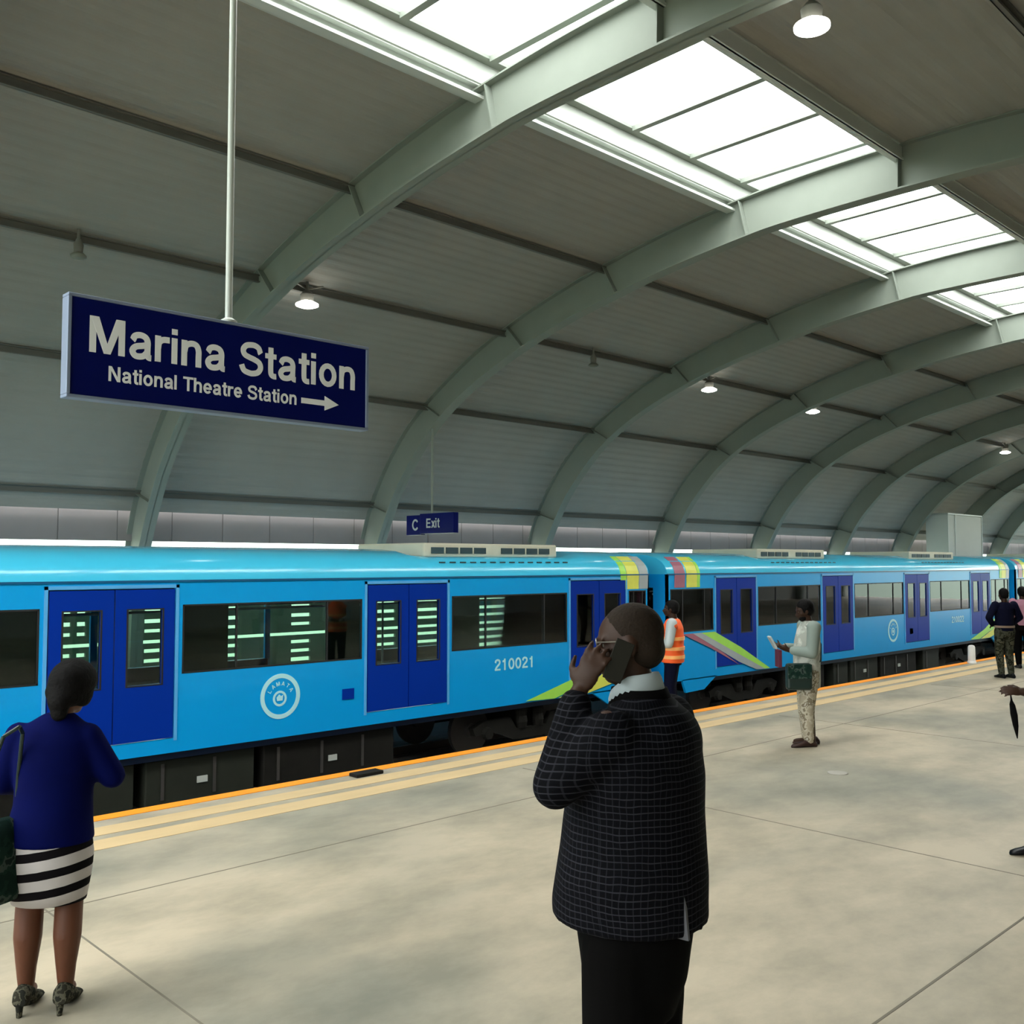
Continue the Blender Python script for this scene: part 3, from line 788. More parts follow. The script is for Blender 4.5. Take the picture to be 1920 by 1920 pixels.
    # roof air conditioners
    for a in ac_c:
        u = P(MB().box(XS - 2.25, XS - .42, a - 1.55, a + 1.55, 2.19, 2.42), 'air_conditioner', M['ac'], bevel=.03)
        gm = MB()
        for q in range(9):
            if q in (4,): continue
            gm.box(XS - .42, XS - .405, a - 1.4 + q * .31, a - 1.14 + q * .31, 2.25, 2.35)
        P(gm, 'side_grille', M['grille'], parent=u)
        g2 = MB()
        for q in range(14): g2.box(XS - .10, XS - .085, a - 1.5 + q * .22, a - 1.38 + q * .22, 2.095, 2.115)
        P(g2, 'vent_slots', M['grille'], parent=u)
    # livery
    def skin(z, lift=.006):
        if z <= ZG: return XS + lift
        for (xa, za), (xb, zb) in zip(ROOF, ROOF[1:]):
            if za <= z <= zb: return XS - (xa + (xb - xa) * (z - za) / (zb - za)) + lift
        return XS - .5
    def band(name, mt, ye, sg, o0, o1, lower):
        """vertical stripe over the roof edge (offsets o0..o1 from the end)"""
        mb = MB(); zz = [1.60, 1.70, ZG, 1.95, 2.04, 2.10, 2.16, 2.22]
        ring = []
        for z in zz:
            x = skin(z, .008) + (.010 if abs(z - ZG) < .02 else 0)
            ring.append([(x, ye + sg * o0, z), (x, ye + sg * o1, z), (x - .012, ye + sg * o1, z - .004), (x - .012, ye + sg * o0, z - .004)])
        mb.loft(ring)
        if lower: mb.extr_x([(ye + sg * a, b) for a, b in lower], XS + .002, XS + .0075)
        P(mb, name, mt)
    for ye, sg, style in stripe_ends:
        if style == 'A':     # fades from lime by the door to grey at the end
            band('lime_stripe', M['lime'], ye, sg, .72, .88, None)
            band('yellow_stripe', M['yellow'], ye, sg, .34, .70, None)
            band('grey_stripe', M['greyv'], ye, sg, .06, .32, None)
            P(MB().extr_x([(ye + sg * .60, .56), (ye + sg * .78, .56), (ye + sg * 2.3, .02), (ye + sg * 3.4, -.24), (ye + sg * 2.7, -.26), (ye + sg * 1.6, .0)], XS + .013, XS + .018), 'lime_stripe', M['lime'])
            P(MB().extr_x([(ye + sg * .30, .56), (ye + sg * .58, .56), (ye + sg * 1.55, .0), (ye + sg * 2.6, -.26), (ye + sg * 1.9, -.26), (ye + sg * 1.0, -.1)], XS + .013, XS + .018), 'yellow_stripe', M['yellow'])
        else:
            band('pink_stripe', M['pinkv'], ye, sg, .26, .60, None)
            band('yellow_stripe', M['yellow'], ye, sg, .66, 1.02, None)
            band('lime_stripe', M['lime'], ye, sg, 1.03, 1.12, None)
            y_ = lambda o: ye + sg * o
            P(MB().extr_x([(y_(1.15), .66), (y_(1.62), .66), (y_(2.6), .28), (y_(3.75), -.25), (y_(3.55), -.25), (y_(2.3), .22)], XS + .013, XS + .018), 'lime_stripe', M['lime'])
            P(MB().extr_x([(y_(.85), .66), (y_(1.15), .66), (y_(2.3), .22), (y_(3.55), -.25), (y_(3.2), -.24), (y_(2.5), -.02)], XS + .013, XS + .018), 'grey_stripe', M['greyv'])
            P(MB().extr_x([(y_(.5), .66), (y_(.85), .66), (y_(1.9), .22), (y_(2.55), -.10), (y_(2.35), -.02), (y_(1.5), .32)], XS + .013, XS + .018), 'pink_stripe', M['pinkv'])
    # emblem and number
    ey = (doors[1] + doors[2]) / 2 + (0 if len(stripe_ends) > 1 else 0)
    ey = emblem_y.get(number, ey)
    em = MB()
    N = 48
    def ringp(r0, r1, cy, cz, x0, x1, n=N):
        inner, outer = [], []
        rs = []
        for i in range(n + 1):
            t = 2 * PI * i / n; c_, s__ = math.cos(t), math.sin(t)
            rs.append([(x0, cy + r0 * c_, cz + r0 * s__), (x1, cy + r0 * c_, cz + r0 * s__), (x1, cy + r1 * c_, cz + r1 * s__), (x0, cy + r1 * c_, cz + r1 * s__)])
        return rs
    em.loft(ringp(.245, .305, ey, .285, XS + .001, XS + .006), cap=False)
    em.loft(ringp(.075, .105, ey - .01, .255, XS + .001, XS + .006, 28), cap=False)
    em.extr_x([(ey - .05, .225), (ey + .03, .225), (ey + .04, .30), (ey + .01, .285), (ey - .02, .31), (ey - .06, .27)], XS + .001, XS + .007)
    emb = P(em, 'emblem', M['logo'])
    word = 'LAMATA'
    for i, chh in enumerate(word):
        th = math.radians(150 - 24 * i)
        cy, cz = ey + .165 * math.cos(th), .265 + .165 * math.sin(th)
        tang = (0, math.sin(th), -math.cos(th)); rad = (0, math.cos(th), math.sin(th))
        put_text('emblem_letter', chh, .055, plane_mtx(Vector((XS + .004, cy, cz)) - off, tang, rad), M['logo'], emb)
    ny = (doors[2] + doors[3]) / 2 + .18
    ny = number_y.get(number, ny)
    put_text('car_number', number, .19, plane_mtx(Vector((XS + .004, ny, .32)) - off, (0, 1, 0), (0, 0, 1)), M['logo'], car, width=.88)
    P(MB().box(XS, XS + .012, ey + 1.0, ey + 1.2, .14, .29), 'hatch', M['door'])
    # gangway / coupler toward the next car
    P(MB().tube((-13.23, y1 - .1, -.62), (-13.23, y1 + .62, -.62), .09, n=12), 'coupler', M['under'])
    if len(stripe_ends) and stripe_ends[-1][2] == 'A' or number == '210022':
        pass
    return car
M['trimdark'] = mat('deep_blue_gutter', (.004, .10, .24, 1), .4)
emblem_y = {'210021': 7.03, '210022': 25.6}; number_y = {'210021': 11.45, '210022': 29.9}
train_car(-2.6, 15.12, [.25, 4.75, 9.22, 13.62], 'nearest sky blue train car with royal blue doors and number 210021', '210021', [(15.12, -1, 'A')], [1.3, 11.40])
train_car(15.66, 34.2, [18.12, 22.60, 27.12, 31.70], 'middle sky blue train car behind the man in pale camouflage trousers', '210022', [(15.66, 1, 'B'), (34.2, -1, 'A')], [21.2, 29.2])
train_car(34.75, 53.3, [37.2, 41.7, 46.2, 50.8], 'farthest sky blue train car, cut off by the right edge', '210023', [(34.75, 1, 'B')], [39.9, 48.1])

# ------------------------------------------------------------------ small things on the platform
t = empty('bollard', (-8.12, 21.2, 0), 0, 'short white post standing on the platform edge beyond the man in camouflage', 'bollard')
MB().lathe((0, 0, 0), [(.09, 0), (.085, .04), (.075, .05), (.07, .34), (.05, .37), (.01, .38)], 18).build('post', M['bollard'], t, smooth=True, auto=40)
t = MB().box(-8.12, -7.98, 5.60, 5.92, .0, .035)
tag(t.build('edge_plate', M['under'], bevel=.008), 'small black plate lying on the orange platform edge line', 'plate')
MB().box(-8.14, -8.0, 5.64, 5.88, .035, .05)
m = MB().lathe((-4.85, 9.2, 0), [(.10, 0), (.10, .004), (.09, .006), (.01, .006)], 20)
tag(m.build('floor_cover', M['concrete'], smooth=True), 'small round grey cover set in the open floor right of the checked blazer', 'cover')

# ------------------------------------------------------------------ people
def rot_about(vs, mtx, c):
    c = Vector(c); return [tuple(c + mtx @ (Vector(v) - c)) for v in vs]

def head_parts(mb, c, k=1., R=None, beard=False):
    """head, neck excluded; c = centre of the skull; local +y is the face"""
    h = MB()
    h.ell((0, -.008, .018), (.074 * k, .096 * k, .090 * k), u=20, v=14)
    h.ell((0, .030 * k, -.035 * k), (.060 * k, .066 * k, .078 * k), u=18, v=12)
    h.ell((0, .062 * k, -.092 * k), (.030 * k, .026 * k, .024 * k))
    h.cap((0, .086 * k, -.002 * k), (0, .112 * k, -.034 * k), .009 * k, .014 * k)
    for s in (-1, 1):
        h.ell((s * .012 * k, .100 * k, -.040 * k), (.010 * k, .010 * k, .008 * k))
        h.ell((s * .076 * k, -.004 * k, -.018 * k), (.010 * k, .020 * k, .032 * k))
        h.ell((s * .044 * k, .055 * k, -.030 * k), (.022 * k, .022 * k, .020 * k))
        h.cap((s * .018 * k, .090 * k, .018 * k), (s * .050 * k, .072 * k, .016 * k), .008 * k)
    h.ell((0, .094 * k, -.060 * k), (.024 * k, .010 * k, .007 * k)); h.ell((0, .091 * k, -.072 * k), (.020 * k, .010 * k, .008 * k))
    R = R or Matrix.Identity(3); c = Vector(c)
    mb.add([c + R @ Vector(v) for v in h.v], h.f)

def hair_parts(c, k=1., R=None, style='short', vol=.012):
    h = MB(); g = vol
    h.ell((0, -.018 * k, .026 * k), (.074 * k + g, .092 * k + g, .086 * k + g), u=22, v=14)
    h.ell((0, -.045 * k, -.030 * k), (.066 * k + g, .058 * k + g, .060 * k), u=18, v=12)
    if style == 'bun':
        h.ell((0.012, -.085, -.055), (.062, .050, .075)); h.ell((.02, -.075, -.115), (.045, .035, .05)); h.ell((-.03, -.02, .06), (.07, .085, .06)); h.ell((.07, .0, -.02), (.028, .06, .06)); h.ell((-.07, .0, -.0), (.026, .06, .05))
    R = R or Matrix.Identity(3); c = Vector(c); o = MB()
    # trim away the hair in front of the face
    o.add([c + R @ Vector((v[0], min(v[1], .040 * k if v[2] < .045 * k else .074 * k), v[2])) for v in h.v], h.f)
    return o

def hand_parts(mb, wrist, dirv, normal, side, k=1., curl=.35, spread=.10):
    """palm, four fingers and a thumb; normal points out of the palm"""
    w_ = Vector(wrist); d = Vector(dirv).normalized(); n = Vector(normal); n = (n - d * n.dot(d)).normalized(); s = d.cross(n) * side
    palm = w_ + d * .045 * k
    R = Matrix((s, d, n)).transposed()
    mb.ell(palm, (.040 * k, .052 * k, .016 * k), R)
    for i, L in enumerate((.068, .078, .072, .056)):
        o = (i - 1.5) * .0205 * k
        base = w_ + d * .082 * k + s * (-o)
        dd = (d + s * (-(i - 1.5)) * spread).normalized()
        r = .0090 * k
        p = base; ang = 0
        mb.cap(w_ + d * .04 * k + s * (-o * .8), base, r * 1.15, r * 1.05, n=8)
        for j in range(3):
            ang += curl * (.8 + .3 * j)
            v = dd * math.cos(ang) + n * math.sin(ang)
            q = p + v * (L * (.46, .31, .23)[j] * k)
            mb.cap(p, q, r * (1.0 - .08 * j), r * (.92 - .1 * j), n=8); p = q
    # thumb leaves the index side near the base
    b = w_ + d * .022 * k + s * .030 * k
    t1 = b + (s * .75 + d * .7 + n * .35).normalized() * .036 * k
    t2 = t1 + (s * .35 + d * .85 + n * .5).normalized() * .034 * k
    mb.cap(b, t1, .0125 * k, .0115 * k, n=8); mb.cap(t1, t2, .0110 * k, .0085 * k, n=8)

def ringloft(mb, L, n=26):
    """L rows: z, cx, cy, rx, ry"""
    mb.loft([[(cx + rx * math.cos(2 * PI * i / n), cy + ry * math.sin(2 * PI * i / n), z) for i in range(n)] for z, cx, cy, rx, ry in L]); return mb

def shoe(name, p, ang, mt, parent, L=.28, hgt=.09, heel=0.):
    """p = point under the ankle, ang = heading"""
    c_, s_ = math.cos(ang), math.sin(ang); mb = MB()
    def W(x, y, z): return Vector((p[0] + x * c_ - y * s_, p[1] + x * s_ + y * c_, z))
    rows = [(-.085, .030, .050 + heel), (-.06, .036, .085 + heel), (-.0, .038, .098 + heel * .9), (.05, .042, .078 + heel * .5), (.10, .048, .055), (.15, .046, .044), (.185, .030, .032), (.198, .012, .02)]
    rings = []
    for y, r, h in rows:
        zb = heel * max(0, (.06 - y) / .14) if heel else 0
        zb = min(zb, heel)
        rings.append([W(r * math.cos(t), y * L / .28, zb + (h - zb) * max(0., (.5 + .5 * math.sin(t))) ** .8) for t in [2 * PI * i / 14 for i in range(14)]])
    mb.loft(rings)
    if heel: mb.tube(W(0, -.065, heel + .01), W(0, -.068, 0), .018, .012, n=10)
    return mb.build(name, mt, parent, smooth=True, auto=50)

def capsules(mb, pts, rads, n=16):
    for (a, b), (r0, r1) in zip(zip(pts, pts[1:]), zip(rads, rads[1:])): mb.cap(a, b, r0, r1, n=n)
    return mb

def eyes(parent, c, k, R, m_=None):
    for s in (-1, 1):
        mb = MB(); mb.ell(Vector(c) + R @ Vector((s * .030 * k, .074 * k, .002 * k)), (.011 * k,) * 3, u=12, v=8)
        mb.build('eye', M['eye'], parent, smooth=True)

def Rz(a): return Matrix.Rotation(a, 3, 'Z')
def Rx(a): return Matrix.Rotation(a, 3, 'X')
def Ry(a): return Matrix.Rotation(a, 3, 'Y')

# ---- man in the checked blazer -------------------------------------------------
def blazer_man():
    ang = math.atan2(.98, -.19) - 0  # placeholder
    face = Vector((-.98, -.19)).normalized()
    rz = math.atan2(-face.x, face.y)
    g = empty('person', (-2.080, 2.583, 0), rz, 'man in a dark checked blazer and black trousers holding a phone to his ear', 'person')
    k = 1.10
    hc = Vector((-.012, .022, 1.835)); R = Rz(.50) @ Rx(-.16) @ Ry(.10)
    sh = [Vector((-.225, -.02, 1.585)), Vector((.225, -.02, 1.585))]
    el = [Vector((-.305, .125, 1.40)), Vector((.33, .02, 1.25))]
    wr = [Vector((-.190, .112, 1.672)), Vector((.20, .20, 1.10))]
    b = MB()
    head_parts(b, hc, 1.12, R)
    b.cap((0, -.015, 1.60), (-.005, .015, 1.76), .066, .062)
    b.ell((0, -.01, 1.57), (.15, .09, .07))
    ringloft(b, [(.95, 0, 0, .17, .13), (1.15, 0, 0, .17, .14), (1.4, 0, 0, .19, .14), (1.57, 0, -.01, .16, .09)])
    for i in (0, 1):
        capsules(b, [sh[i], el[i], wr[i]], [.055, .045, .032])
        x = -.11 if i == 0 else .11
        capsules(b, [(x, 0, .98), (x * 1.02, .01, .53), (x, -.02, .10)], [.085, .06, .045])
        b.ell((x, .03, .07), (.04, .10, .045))
    hand_parts(b, wr[0] + Vector((.006, .0, .015)), (.17, -.42, .88), (.95, .15, -.1), 1, 1.12, curl=.30)
    hand_parts(b, wr[1], (-.1, .15, -1), (-1, 0, 0), 1, 1.12, curl=.4)
    o = b.build('body', M['skin'], g); bake(o, .0085, 3)
    eyes(g, hc, 1.12, R)
    h = hair_parts(hc, 1.12, R, 'short', .004).build('hair', M['stubble'], g); bake(h, .009, 3)
    # glasses: rims and temples
    gl = MB(); c = hc
    P_ = lambda x, y, z: c + R @ Vector((x, y, z))
    for s in (-1, 1):
        pts = [P_(s * .038 + .026 * math.cos(t), .104, .006 + .020 * math.sin(t)) for t in [2 * PI * i / 14 for i in range(15)]]
        gl.path(pts, .0022, 6); gl.tube(P_(s * .064, .104, .012), P_(s * .084, .0, .0), .0024, n=6)
    gl.tube(P_(-.012, .106, .008), P_(.012, .106, .008), .0022, n=6)
    gl.build('glasses', M['brass'], g)
    # blazer
    j = MB()
    ringloft(j, [(.935, 0, .03, .250, .262), (.99, 0, .03, .254, .260), (1.08, 0, .02, .262, .250), (1.17, 0, .015, .252, .240), (1.28, 0, .01, .252, .228), (1.40, 0, -.005, .262, .212), (1.50, 0, -.02, .262, .178), (1.58, 0, -.03, .232, .135), (1.635, 0, -.03, .15, .10), (1.665, 0, -.03, .095, .08)], 36)
    for i in (0, 1):
        a, e_, w2 = sh[i], el[i], wr[i]
        w2 = e_ + (w2 - e_) * .88
        capsules(j, [a + Vector((-.01 * (1 if i else -1), 0, -.03)), e_, w2], [.088, .076, .056])
    j.ell((0, -.11, 1.50), (.19, .10, .14))
    o = j.build('blazer', M['blazer'], g); bake(o, .011, 10)
    # lapel / collar of the blazer, vent edging, cuff
    cl = MB()
    ringloft(cl, [(1.60, 0, -.020, .125, .115), (1.655, 0, -.016, .108, .100), (1.685, 0, -.012, .100, .092)], 28)
    cl.build('blazer_collar', M['black'], g, smooth=True)
    sc = MB(); ringloft(sc, [(1.655, -.006, -.008, .098, .094), (1.71, -.008, .0, .092, .088), (1.728, -.008, .002, .084, .080)], 28)
    for i in range(28): pass
    sc.v = [(x, y, z - (.05 * max(0, (y + .02)) / .09) + .012 * (-y) / .09) for x, y, z in sc.v]
    sc.build('shirt_collar', M['shirt'], g, smooth=True)
    vt = MB(); vt.box(-.005, .007, -.258, -.215, .93, 1.14)
    vt.v = [(x - .088, y + .033 + (.02 if z > 1 else 0), z) for x, y, z in vt.v]
    vt.build('vent_lining', M['ventg'], g)
    ww = wr[0]; e_ = el[0]; dd = (ww - e_).normalized()
    MB().tube(e_ + dd * ((ww - e_).length * .86), e_ + dd * ((ww - e_).length * .945), .0505, .046, n=20).build('shirt_cuff', M['shirt'], g, smooth=True)
    t = MB()
    ringloft(t, [(.62, 0, .01, .15, .12), (.74, 0, .01, .19, .165), (.90, 0, .01, .205, .19), (1.0, 0, .01, .20, .18)], 28)
    for x in (-.098, .098): capsules(t, [(x, .01, .88), (x, .02, .52), (x * 1.02, -.01, .08)], [.130, .118, .100])
    o = t.build('trousers', M['black'], g); bake(o, .012, 3)
    o.data.transform(Matrix.Identity(4))
    shoe('shoe', (-.11, .0), .1, M['phone'], g, .32); shoe('shoe', (.11, .0), -.1, M['phone'], g, .32)
    # the phone, a thing of its own, between hand and ear
    W = Matrix.Translation((-2.080, 2.583, 0)) @ Matrix.Rotation(rz, 4, 'Z')
    pc = hc + R @ Vector((-.101, .040, -.058))
    d = (R @ Vector((-.12, .50, -.86))).normalized(); n = (R @ Vector((-1, -.12, .05))); n = (n - d * n.dot(d)).normalized(); s = d.cross(n)
    ph = MB().box(-.031, .031, -.068, .068, -.0045, .0045)
    PM = W @ Matrix.Translation(pc) @ Matrix((s, d, n)).transposed().to_4x4()
    o = empty('mobile_phone', PM.translation, 0, 'black mobile phone held to the ear of the man in the checked blazer', 'phone')
    L = Matrix.Translation(-PM.translation) @ PM
    for mb, nm, mt in ((ph, 'phone_case', M['phoneg']), (MB().box(-.029, .029, -.064, .064, -.0056, -.0045), 'screen', M['phone'])):
        mb.v = [tuple(L @ Vector(v)) for v in mb.v]; mb.build(nm, mt, o, bevel=.002)
blazer_man()

# ---- woman in the blue jacket -----------------------------------------------------
def blue_woman():
    face = Vector((-.80, .60)).normalized(); rz = math.atan2(-face.x, face.y)
    loc = (-4.93, 1.71, 0)
    g = empty('person', loc, rz, 'woman seen from behind in a royal blue jacket and black and white striped skirt', 'person')
    R = Rz(-.45) @ Rx(-.25) @ Ry(.10); hc = Vector((.06, .035, 1.490))
    sh = [Vector((-.165, -.01, 1.285)), Vector((.155, -.01, 1.275))]
    el = [Vector((-.245, .03, 1.05)), Vector((.260, .02, 1.07))]
    wr = [Vector((-.15, .20, 1.00)), Vector((.10, .24, 1.10))]
    b = MB(); head_parts(b, hc, .97, R)
    b.cap((.01, -.01, 1.33), (.045, .02, 1.44), .052, .048)
    ringloft(b, [(.75, -.02, 0, .17, .13), (.95, 0, 0, .13, .10), (1.2, 0, 0, .14, .10), (1.33, 0, 0, .12, .07)])
    for i, x in ((0, -.100), (1, .078)):
        capsules(b, [sh[i], el[i], wr[i]], [.045, .038, .026])
        capsules(b, [(x * .95, .0, .80), (x, .01, .64), (x * 1.0, .01, .50), (x + .004, -.022, .34), (x, -.02, .20), (x, -.015, .105)], [.105, .082, .064, .064, .046, .036])
        b.ell((x, .015, .07), (.032, .085, .030))
    hand_parts(b, wr[0], (.5, .7, .1), (.4, -.3, -.9), -1, .92, curl=.5); hand_parts(b, wr[1], (-.5, .7, .1), (-.4, -.3, -.9), 1, .92, curl=.5)
    o = b.build('body', M['skinleg'], g); bake(o, .0085, 3)
    eyes(g, hc, .97, R)
    h = hair_parts(hc + Vector((.01, 0, 0)), 1.06, R, 'bun', .026).build('hair', M['hair'], g); bake(h, .010, 3)
    j = MB()
    ringloft(j, [(.775, -.012, -.01, .202, .165), (.86, -.01, -.01, .192, .155), (.96, 0, -.005, .178, .140), (1.06, 0, 0, .178, .135), (1.16, 0, 0, .188, .135), (1.25, 0, -.005, .190, .115), (1.31, 0, -.008, .165, .088), (1.345, .008, -.005, .115, .070), (1.38, .015, -.003, .065, .058)], 32)
    for i in (0, 1):
        capsules(j, [sh[i] + Vector((0, 0, -.005)), el[i], el[i] + (wr[i] - el[i]) * .85], [.062, .062, .050])
    o = j.build('jacket', M['cobalt'], g); bake(o, .010, 14)
    s = MB()
    ringloft(s, [(.50, -.012, 0, .168, .128), (.56, -.012, -.005, .180, .138), (.64, -.012, -.01, .194, .150), (.72, -.012, -.012, .200, .158), (.82, -.01, -.01, .185, .145), (.92, 0, 0, .15, .12)], 32)
    o = s.build('striped_skirt', M['stripes'], g, smooth=True)
    for x in (-.100, .078):
        shoe('shoe', (x, -.03), 0, M['pumps'], g, .25, heel=.045)
    # shoulder bag
    W = Matrix.Translation(loc) @ Matrix.Rotation(rz, 4, 'Z')
    bp = W @ Vector((-.205, -.15, 0))
    o = empty('handbag', (bp.x, bp.y, .55), rz - .5, 'dark green handbag hanging at the left side of the woman in blue', 'bag')
    mb = MB(); ringloft(mb, [(.0, 0, 0, .075, .145), (.03, 0, 0, .085, .165), (.18, 0, 0, .080, .175), (.30, 0, 0, .06, .15), (.36, 0, 0, .035, .13)], 24)
    mb.build('bag_body', M['bagprint'], o, smooth=True)
    st_ = MB(); pts = [(.0, -.11, .34), (.03, -.085, .55), (.09, -.05, .76), (.13, .0, .80), (.09, .055, .76), (.03, .09, .55), (.0, .11, .34)]
    st_.path(pts, .009, 8); st_.build('bag_strap', M['bag'], o)
blue_woman()

# ---- man in grey and pale camouflage, side view ------------------------------------
def camo_man():
    face = Vector((-.69, -.72)).normalized(); rz = math.atan2(-face.x, face.y)
    loc = (-5.80, 10.34, 0)
    g = empty('person', loc, rz, 'bearded man in a pale grey tunic and light camouflage trousers looking at his phone', 'person')
    R = Rx(-.30); hc = Vector((0, .03, 1.555))
    sh = [Vector((-.19, -.02, 1.36)), Vector((.19, -.02, 1.36))]
    el = [Vector((-.235, .02, 1.08)), Vector((.235, .02, 1.08))]
    wr = [Vector((-.10, .24, 1.10)), Vector((.09, .26, 1.12))]
    b = MB(); head_parts(b, hc, 1.0, R); b.cap((0, -.02, 1.37), (0, .01, 1.49), .056, .054)
    ringloft(b, [(.85, 0, 0, .15, .12), (1.1, 0, 0, .15, .11), (1.38, 0, 0, .14, .08)])
    for i, x in ((0, -.10), (1, .10)):
        capsules(b, [sh[i], el[i], wr[i]], [.05, .042, .03]); capsules(b, [(x, 0, .88), (x, .02, .48), (x, -.01, .09)], [.08, .055, .04])
        b.ell((x, .05, .04), (.035, .11, .030))
    hand_parts(b, wr[0], (.25, .9, .25), (.5, -.1, .6), -1, 1., curl=.45); hand_parts(b, wr[1], (-.25, .9, .25), (-.5, -.1, .6), 1, 1., curl=.45)
    o = b.build('body', M['skin'], g); bake(o, .012, 3)
    eyes(g, hc, 1., R)
    h = hair_parts(hc, 1.0, R, 'short', .014)
    bd = MB(); bd.ell(hc + R @ Vector((0, .045, -.085)), (.058, .052, .045)); h.add(bd.v, bd.f)
    o = h.build('hair', M['hair'], g); bake(o, .011, 3)
    j = MB()
    ringloft(j, [(.66, 0, .03, .185, .165), (.76, 0, .02, .185, .160), (.9, 0, .01, .18, .15), (1.05, 0, .01, .175, .15), (1.2, 0, 0, .185, .145), (1.32, 0, -.01, .185, .12), (1.40, 0, -.015, .12, .085), (1.43, 0, -.015, .075, .07)], 28)
    o = j.build('tunic', M['tunic'], g); bake(o, .014, 3)
    for i in (0, 1):
        s = MB(); capsules(s, [sh[i], el[i], el[i] + (wr[i] - el[i]) * .8], [.078, .066, .052]); s.ell(sh[i], (.075, .085, .08))
        o = s.build('sleeve', M['greysleeve'], g); bake(o, .012, 2)
    t = MB(); ringloft(t, [(.70, 0, 0, .17, .14), (.9, 0, 0, .16, .13)], 24)
    for x, f in ((-.095, .05), (.095, -.02)): capsules(t, [(x, 0, .82), (x, .02 + f * .5, .46), (x, f * .5, .09)], [.105, .088, .062])
    o = t.build('trousers', M['camo'], g); bake(o, .013, 3)
    shoe('sandal', (-.10, .03), .15, M['sandal'], g, .30); shoe('sandal', (.10, -.06), -.1, M['sandal'], g, .30)
    MB().path([(.13, -.12, 1.34), (.03, -.165, 1.15), (-.10, -.12, .98), (-.17, .05, .88)], .012, 6).build('bag_strap', M['bag'], g)
    W = Matrix.Translation(loc) @ Matrix.Rotation(rz, 4, 'Z')
    p = W @ Vector((-.20, .17, .66)); o = empty('shoulder_bag', p, rz, 'dark green bag hanging in front of the man in pale camouflage trousers', 'bag')
    mb = MB().box(-.05, .05, -.15, .14, 0, .30); mb.build('bag_body', M['bag'], o, bevel=.03)
    MB().box(-.062, -.05, -.14, .13, .13, .29).build('bag_flap', M['bagprint'], o, bevel=.004)
    p = W @ Vector((0, .40, 1.17)); o = MB().box(-.06, .06, -.012, .012, -.07, .09)
    o = o.build('mobile_phone', M['greyv'], bevel=.004); o.location = p; o.rotation_euler = (-.5, 0, rz); tag(o, 'small phone held up by the man in pale camouflage trousers', 'phone')
    p = W @ Vector((-.03, .345, .90)); o = MB().box(-.08, .08, -.02, .02, 0, .20).build('folder', M['maroon'], bevel=.005); o.location = p; o.rotation_euler = (0, 0, rz)
    tag(o, 'maroon folder held in front of the man in pale camouflage trousers', 'folder')
camo_man()

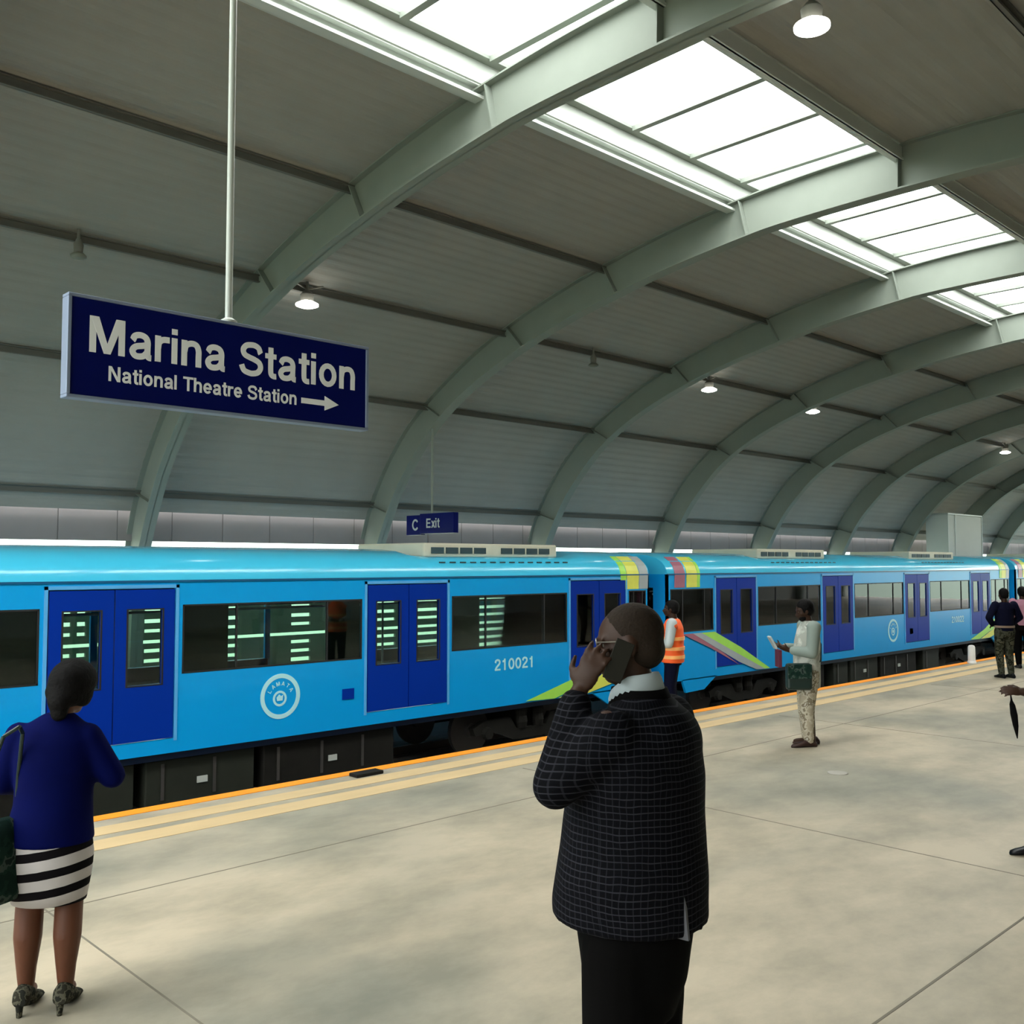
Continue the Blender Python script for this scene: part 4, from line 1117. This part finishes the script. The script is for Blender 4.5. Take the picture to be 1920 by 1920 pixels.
# ---- generic standing figure for the distant ones ----------------------------------
def stander(loc, face, H, lab, top, legs, arms='waist', vest=False, belt=None, hairstyle='short', stride=0., headR=None, vox=.013, shoes='sandal', reach=None):
    face = Vector(face).normalized(); rz = math.atan2(-face.x, face.y); k = H / 1.72
    g = empty('person', loc, rz, lab, 'person')
    V = lambda x, y, z: Vector((x * k, y * k, z * k))
    hc = V(0, .02, 1.605); R = headR or Matrix.Identity(3)
    sh = [V(-.19, -.01, 1.40), V(.19, -.01, 1.40)]
    if arms == 'waist': el = [V(-.32, .0, 1.16), V(.32, -.0, 1.16)]; wr = [V(-.17, .12, 1.00), V(.19, .10, 1.00)]
    elif arms == 'front': el = [V(-.24, .03, 1.12), V(.24, .03, 1.12)]; wr = [V(-.10, .25, 1.10), V(.10, .25, 1.10)]
    elif arms == 'walk': el = [V(-.23, .10, 1.14), V(.24, -.14, 1.15)]; wr = [V(-.21, .36, 1.165), V(.23, -.10, .90)]
    else: el = [V(-.22, -.02, 1.12), V(.22, -.02, 1.12)]; wr = [V(-.22, .05, .88), V(.22, .05, .88)]
    legsj = []
    for x, f in ((-.1, 1), (.1, -1)):
        s_ = stride * f
        legsj.append([V(x, 0, .90), V(x, .04 + s_ * .55, .50), V(x, s_ - .02, .10)])
    b = MB(); head_parts(b, hc, k, R); b.cap(V(0, -.02, 1.42), V(0, .0, 1.54), .054, .052)
    ringloft(b, [(.88 * k, 0, 0, .15, .11), (1.1 * k, 0, 0, .14, .10), (1.42 * k, 0, 0, .14, .08)])
    for i in (0, 1):
        capsules(b, [sh[i], el[i], wr[i]], [.05, .042, .03]); capsules(b, legsj[i], [.08, .055, .04]); b.ell(legsj[i][2] + V(0, .04, -.065), (.030, .09, .024))
        dv = (wr[i] - el[i]).normalized()
        hand_parts(b, wr[i], dv if arms != 'waist' else Vector((0.2 * (1 - 2 * i), .9, -.2)), (-.6 * (1 if i else -1), -.1, -.6), 1 if i else -1, k, curl=.35)
    o = b.build('body', M['skin'], g); bake(o, vox * .85, 2)
    eyes(g, hc, k, R)
    h = hair_parts(hc, k, R, hairstyle, .013).build('hair', M['hair'], g); bake(h, vox, 2)
    j = MB(); ringloft(j, [(.90 * k, 0, 0, .17, .125), (1.05 * k, 0, 0, .165, .12), (1.2 * k, 0, 0, .18, .125), (1.33 * k, 0, -.005, .19, .12), (1.42 * k, 0, -.01, .14, .085), (1.455 * k, 0, -.01, .075, .065)], 26)
    for i in (0, 1): capsules(j, [sh[i], el[i], el[i] + (wr[i] - el[i]) * .8], [.074, .062, .045])
    o = j.build('top', top, g); bake(o, vox, 3)
    t = MB(); ringloft(t, [(.80 * k, 0, 0, .16, .12), (.95 * k, 0, 0, .16, .12)], 24)
    for L in legsj: capsules(t, L, [.10, .076, .055])
    o = t.build('trousers', legs, g); bake(o, vox, 3)
    for i in (0, 1): shoe('shoe', (legsj[i][2].x, legsj[i][2].y), 0, M['phone'], g, .29)
    if vest:
        v = MB(); ringloft(v, [(.84 * k, 0, 0, .20, .155), (1.05 * k, 0, 0, .19, .15), (1.2 * k, 0, 0, .198, .15), (1.33 * k, 0, -.005, .20, .14), (1.43 * k, 0, -.01, .15, .10), (1.46 * k, 0, -.01, .09, .075)], 28)
        for s in sh: v.ell(s + Vector((0, 0, -.03)), (.075, .08, .075))
        o = v.build('vest', M['hivis'], g); bake(o, vox, 3)
        tp = MB()
        for z in (.90, 1.02, 1.16): ringloft(tp, [(z * k, 0, 0, .206, .162), (z * k + .045, 0, 0, .206, .162)], 28)
        tp.build('reflective_band', M['tape'], g, smooth=True, auto=40)
    if belt:
        bl = MB(); ringloft(bl, [(.965 * k, 0, 0, .182, .138), (1.005 * k, 0, 0, .182, .138)], 26)
        bl.build('belt', belt, g, smooth=True, auto=40)
    return g, rz, k, wr

stander((-6.66, 18.95, 0), (-.8, .6), 1.63, 'person seen from behind in a navy top and dark camouflage trousers', M['navy'], M['darkcamo'], 'waist', belt=M['band'])
stander((-7.90, 10.58, 0), (-.85, -.52), 1.60, 'person in a bright orange reflective vest standing by the train', M['greyv'], M['navy'], 'front', vest=True)
stander((-7.02, 20.95, 0), (-.6, .8), 1.62, 'person in dusty pink at the right edge beyond the navy top', M['pinkcloth'], M['black'], 'down')
g, rz, k, wr = stander((-2.43, 7.915, 0), (-.69, -.72), 1.74, 'person in black cut off by the right edge, hand and shoe showing', M['black'], M['black'], 'walk', stride=.24, vox=.010)
W = Matrix.Translation(g.location) @ Matrix.Rotation(rz, 4, 'Z')
p = W @ (wr[0] + Vector((0, .085, -.02)))
m = MB().loft([[(r * math.cos(t), q + .35 * r * math.sin(t), z) for t in [2 * PI * i / 12 for i in range(12)]] for z, r, q in ((.0, .008, 0), (-.04, .014, .005), (-.07, .034, .01), (-.14, .044, .02), (-.22, .034, .03), (-.31, .006, .04))])
o = m.build('folded_umbrella', M['black'], smooth=True, auto=60); o.location = p; o.rotation_euler = (.0, 0, rz + PI)
tag(o, 'small black folded umbrella hanging from a hand at the right edge', 'umbrella')
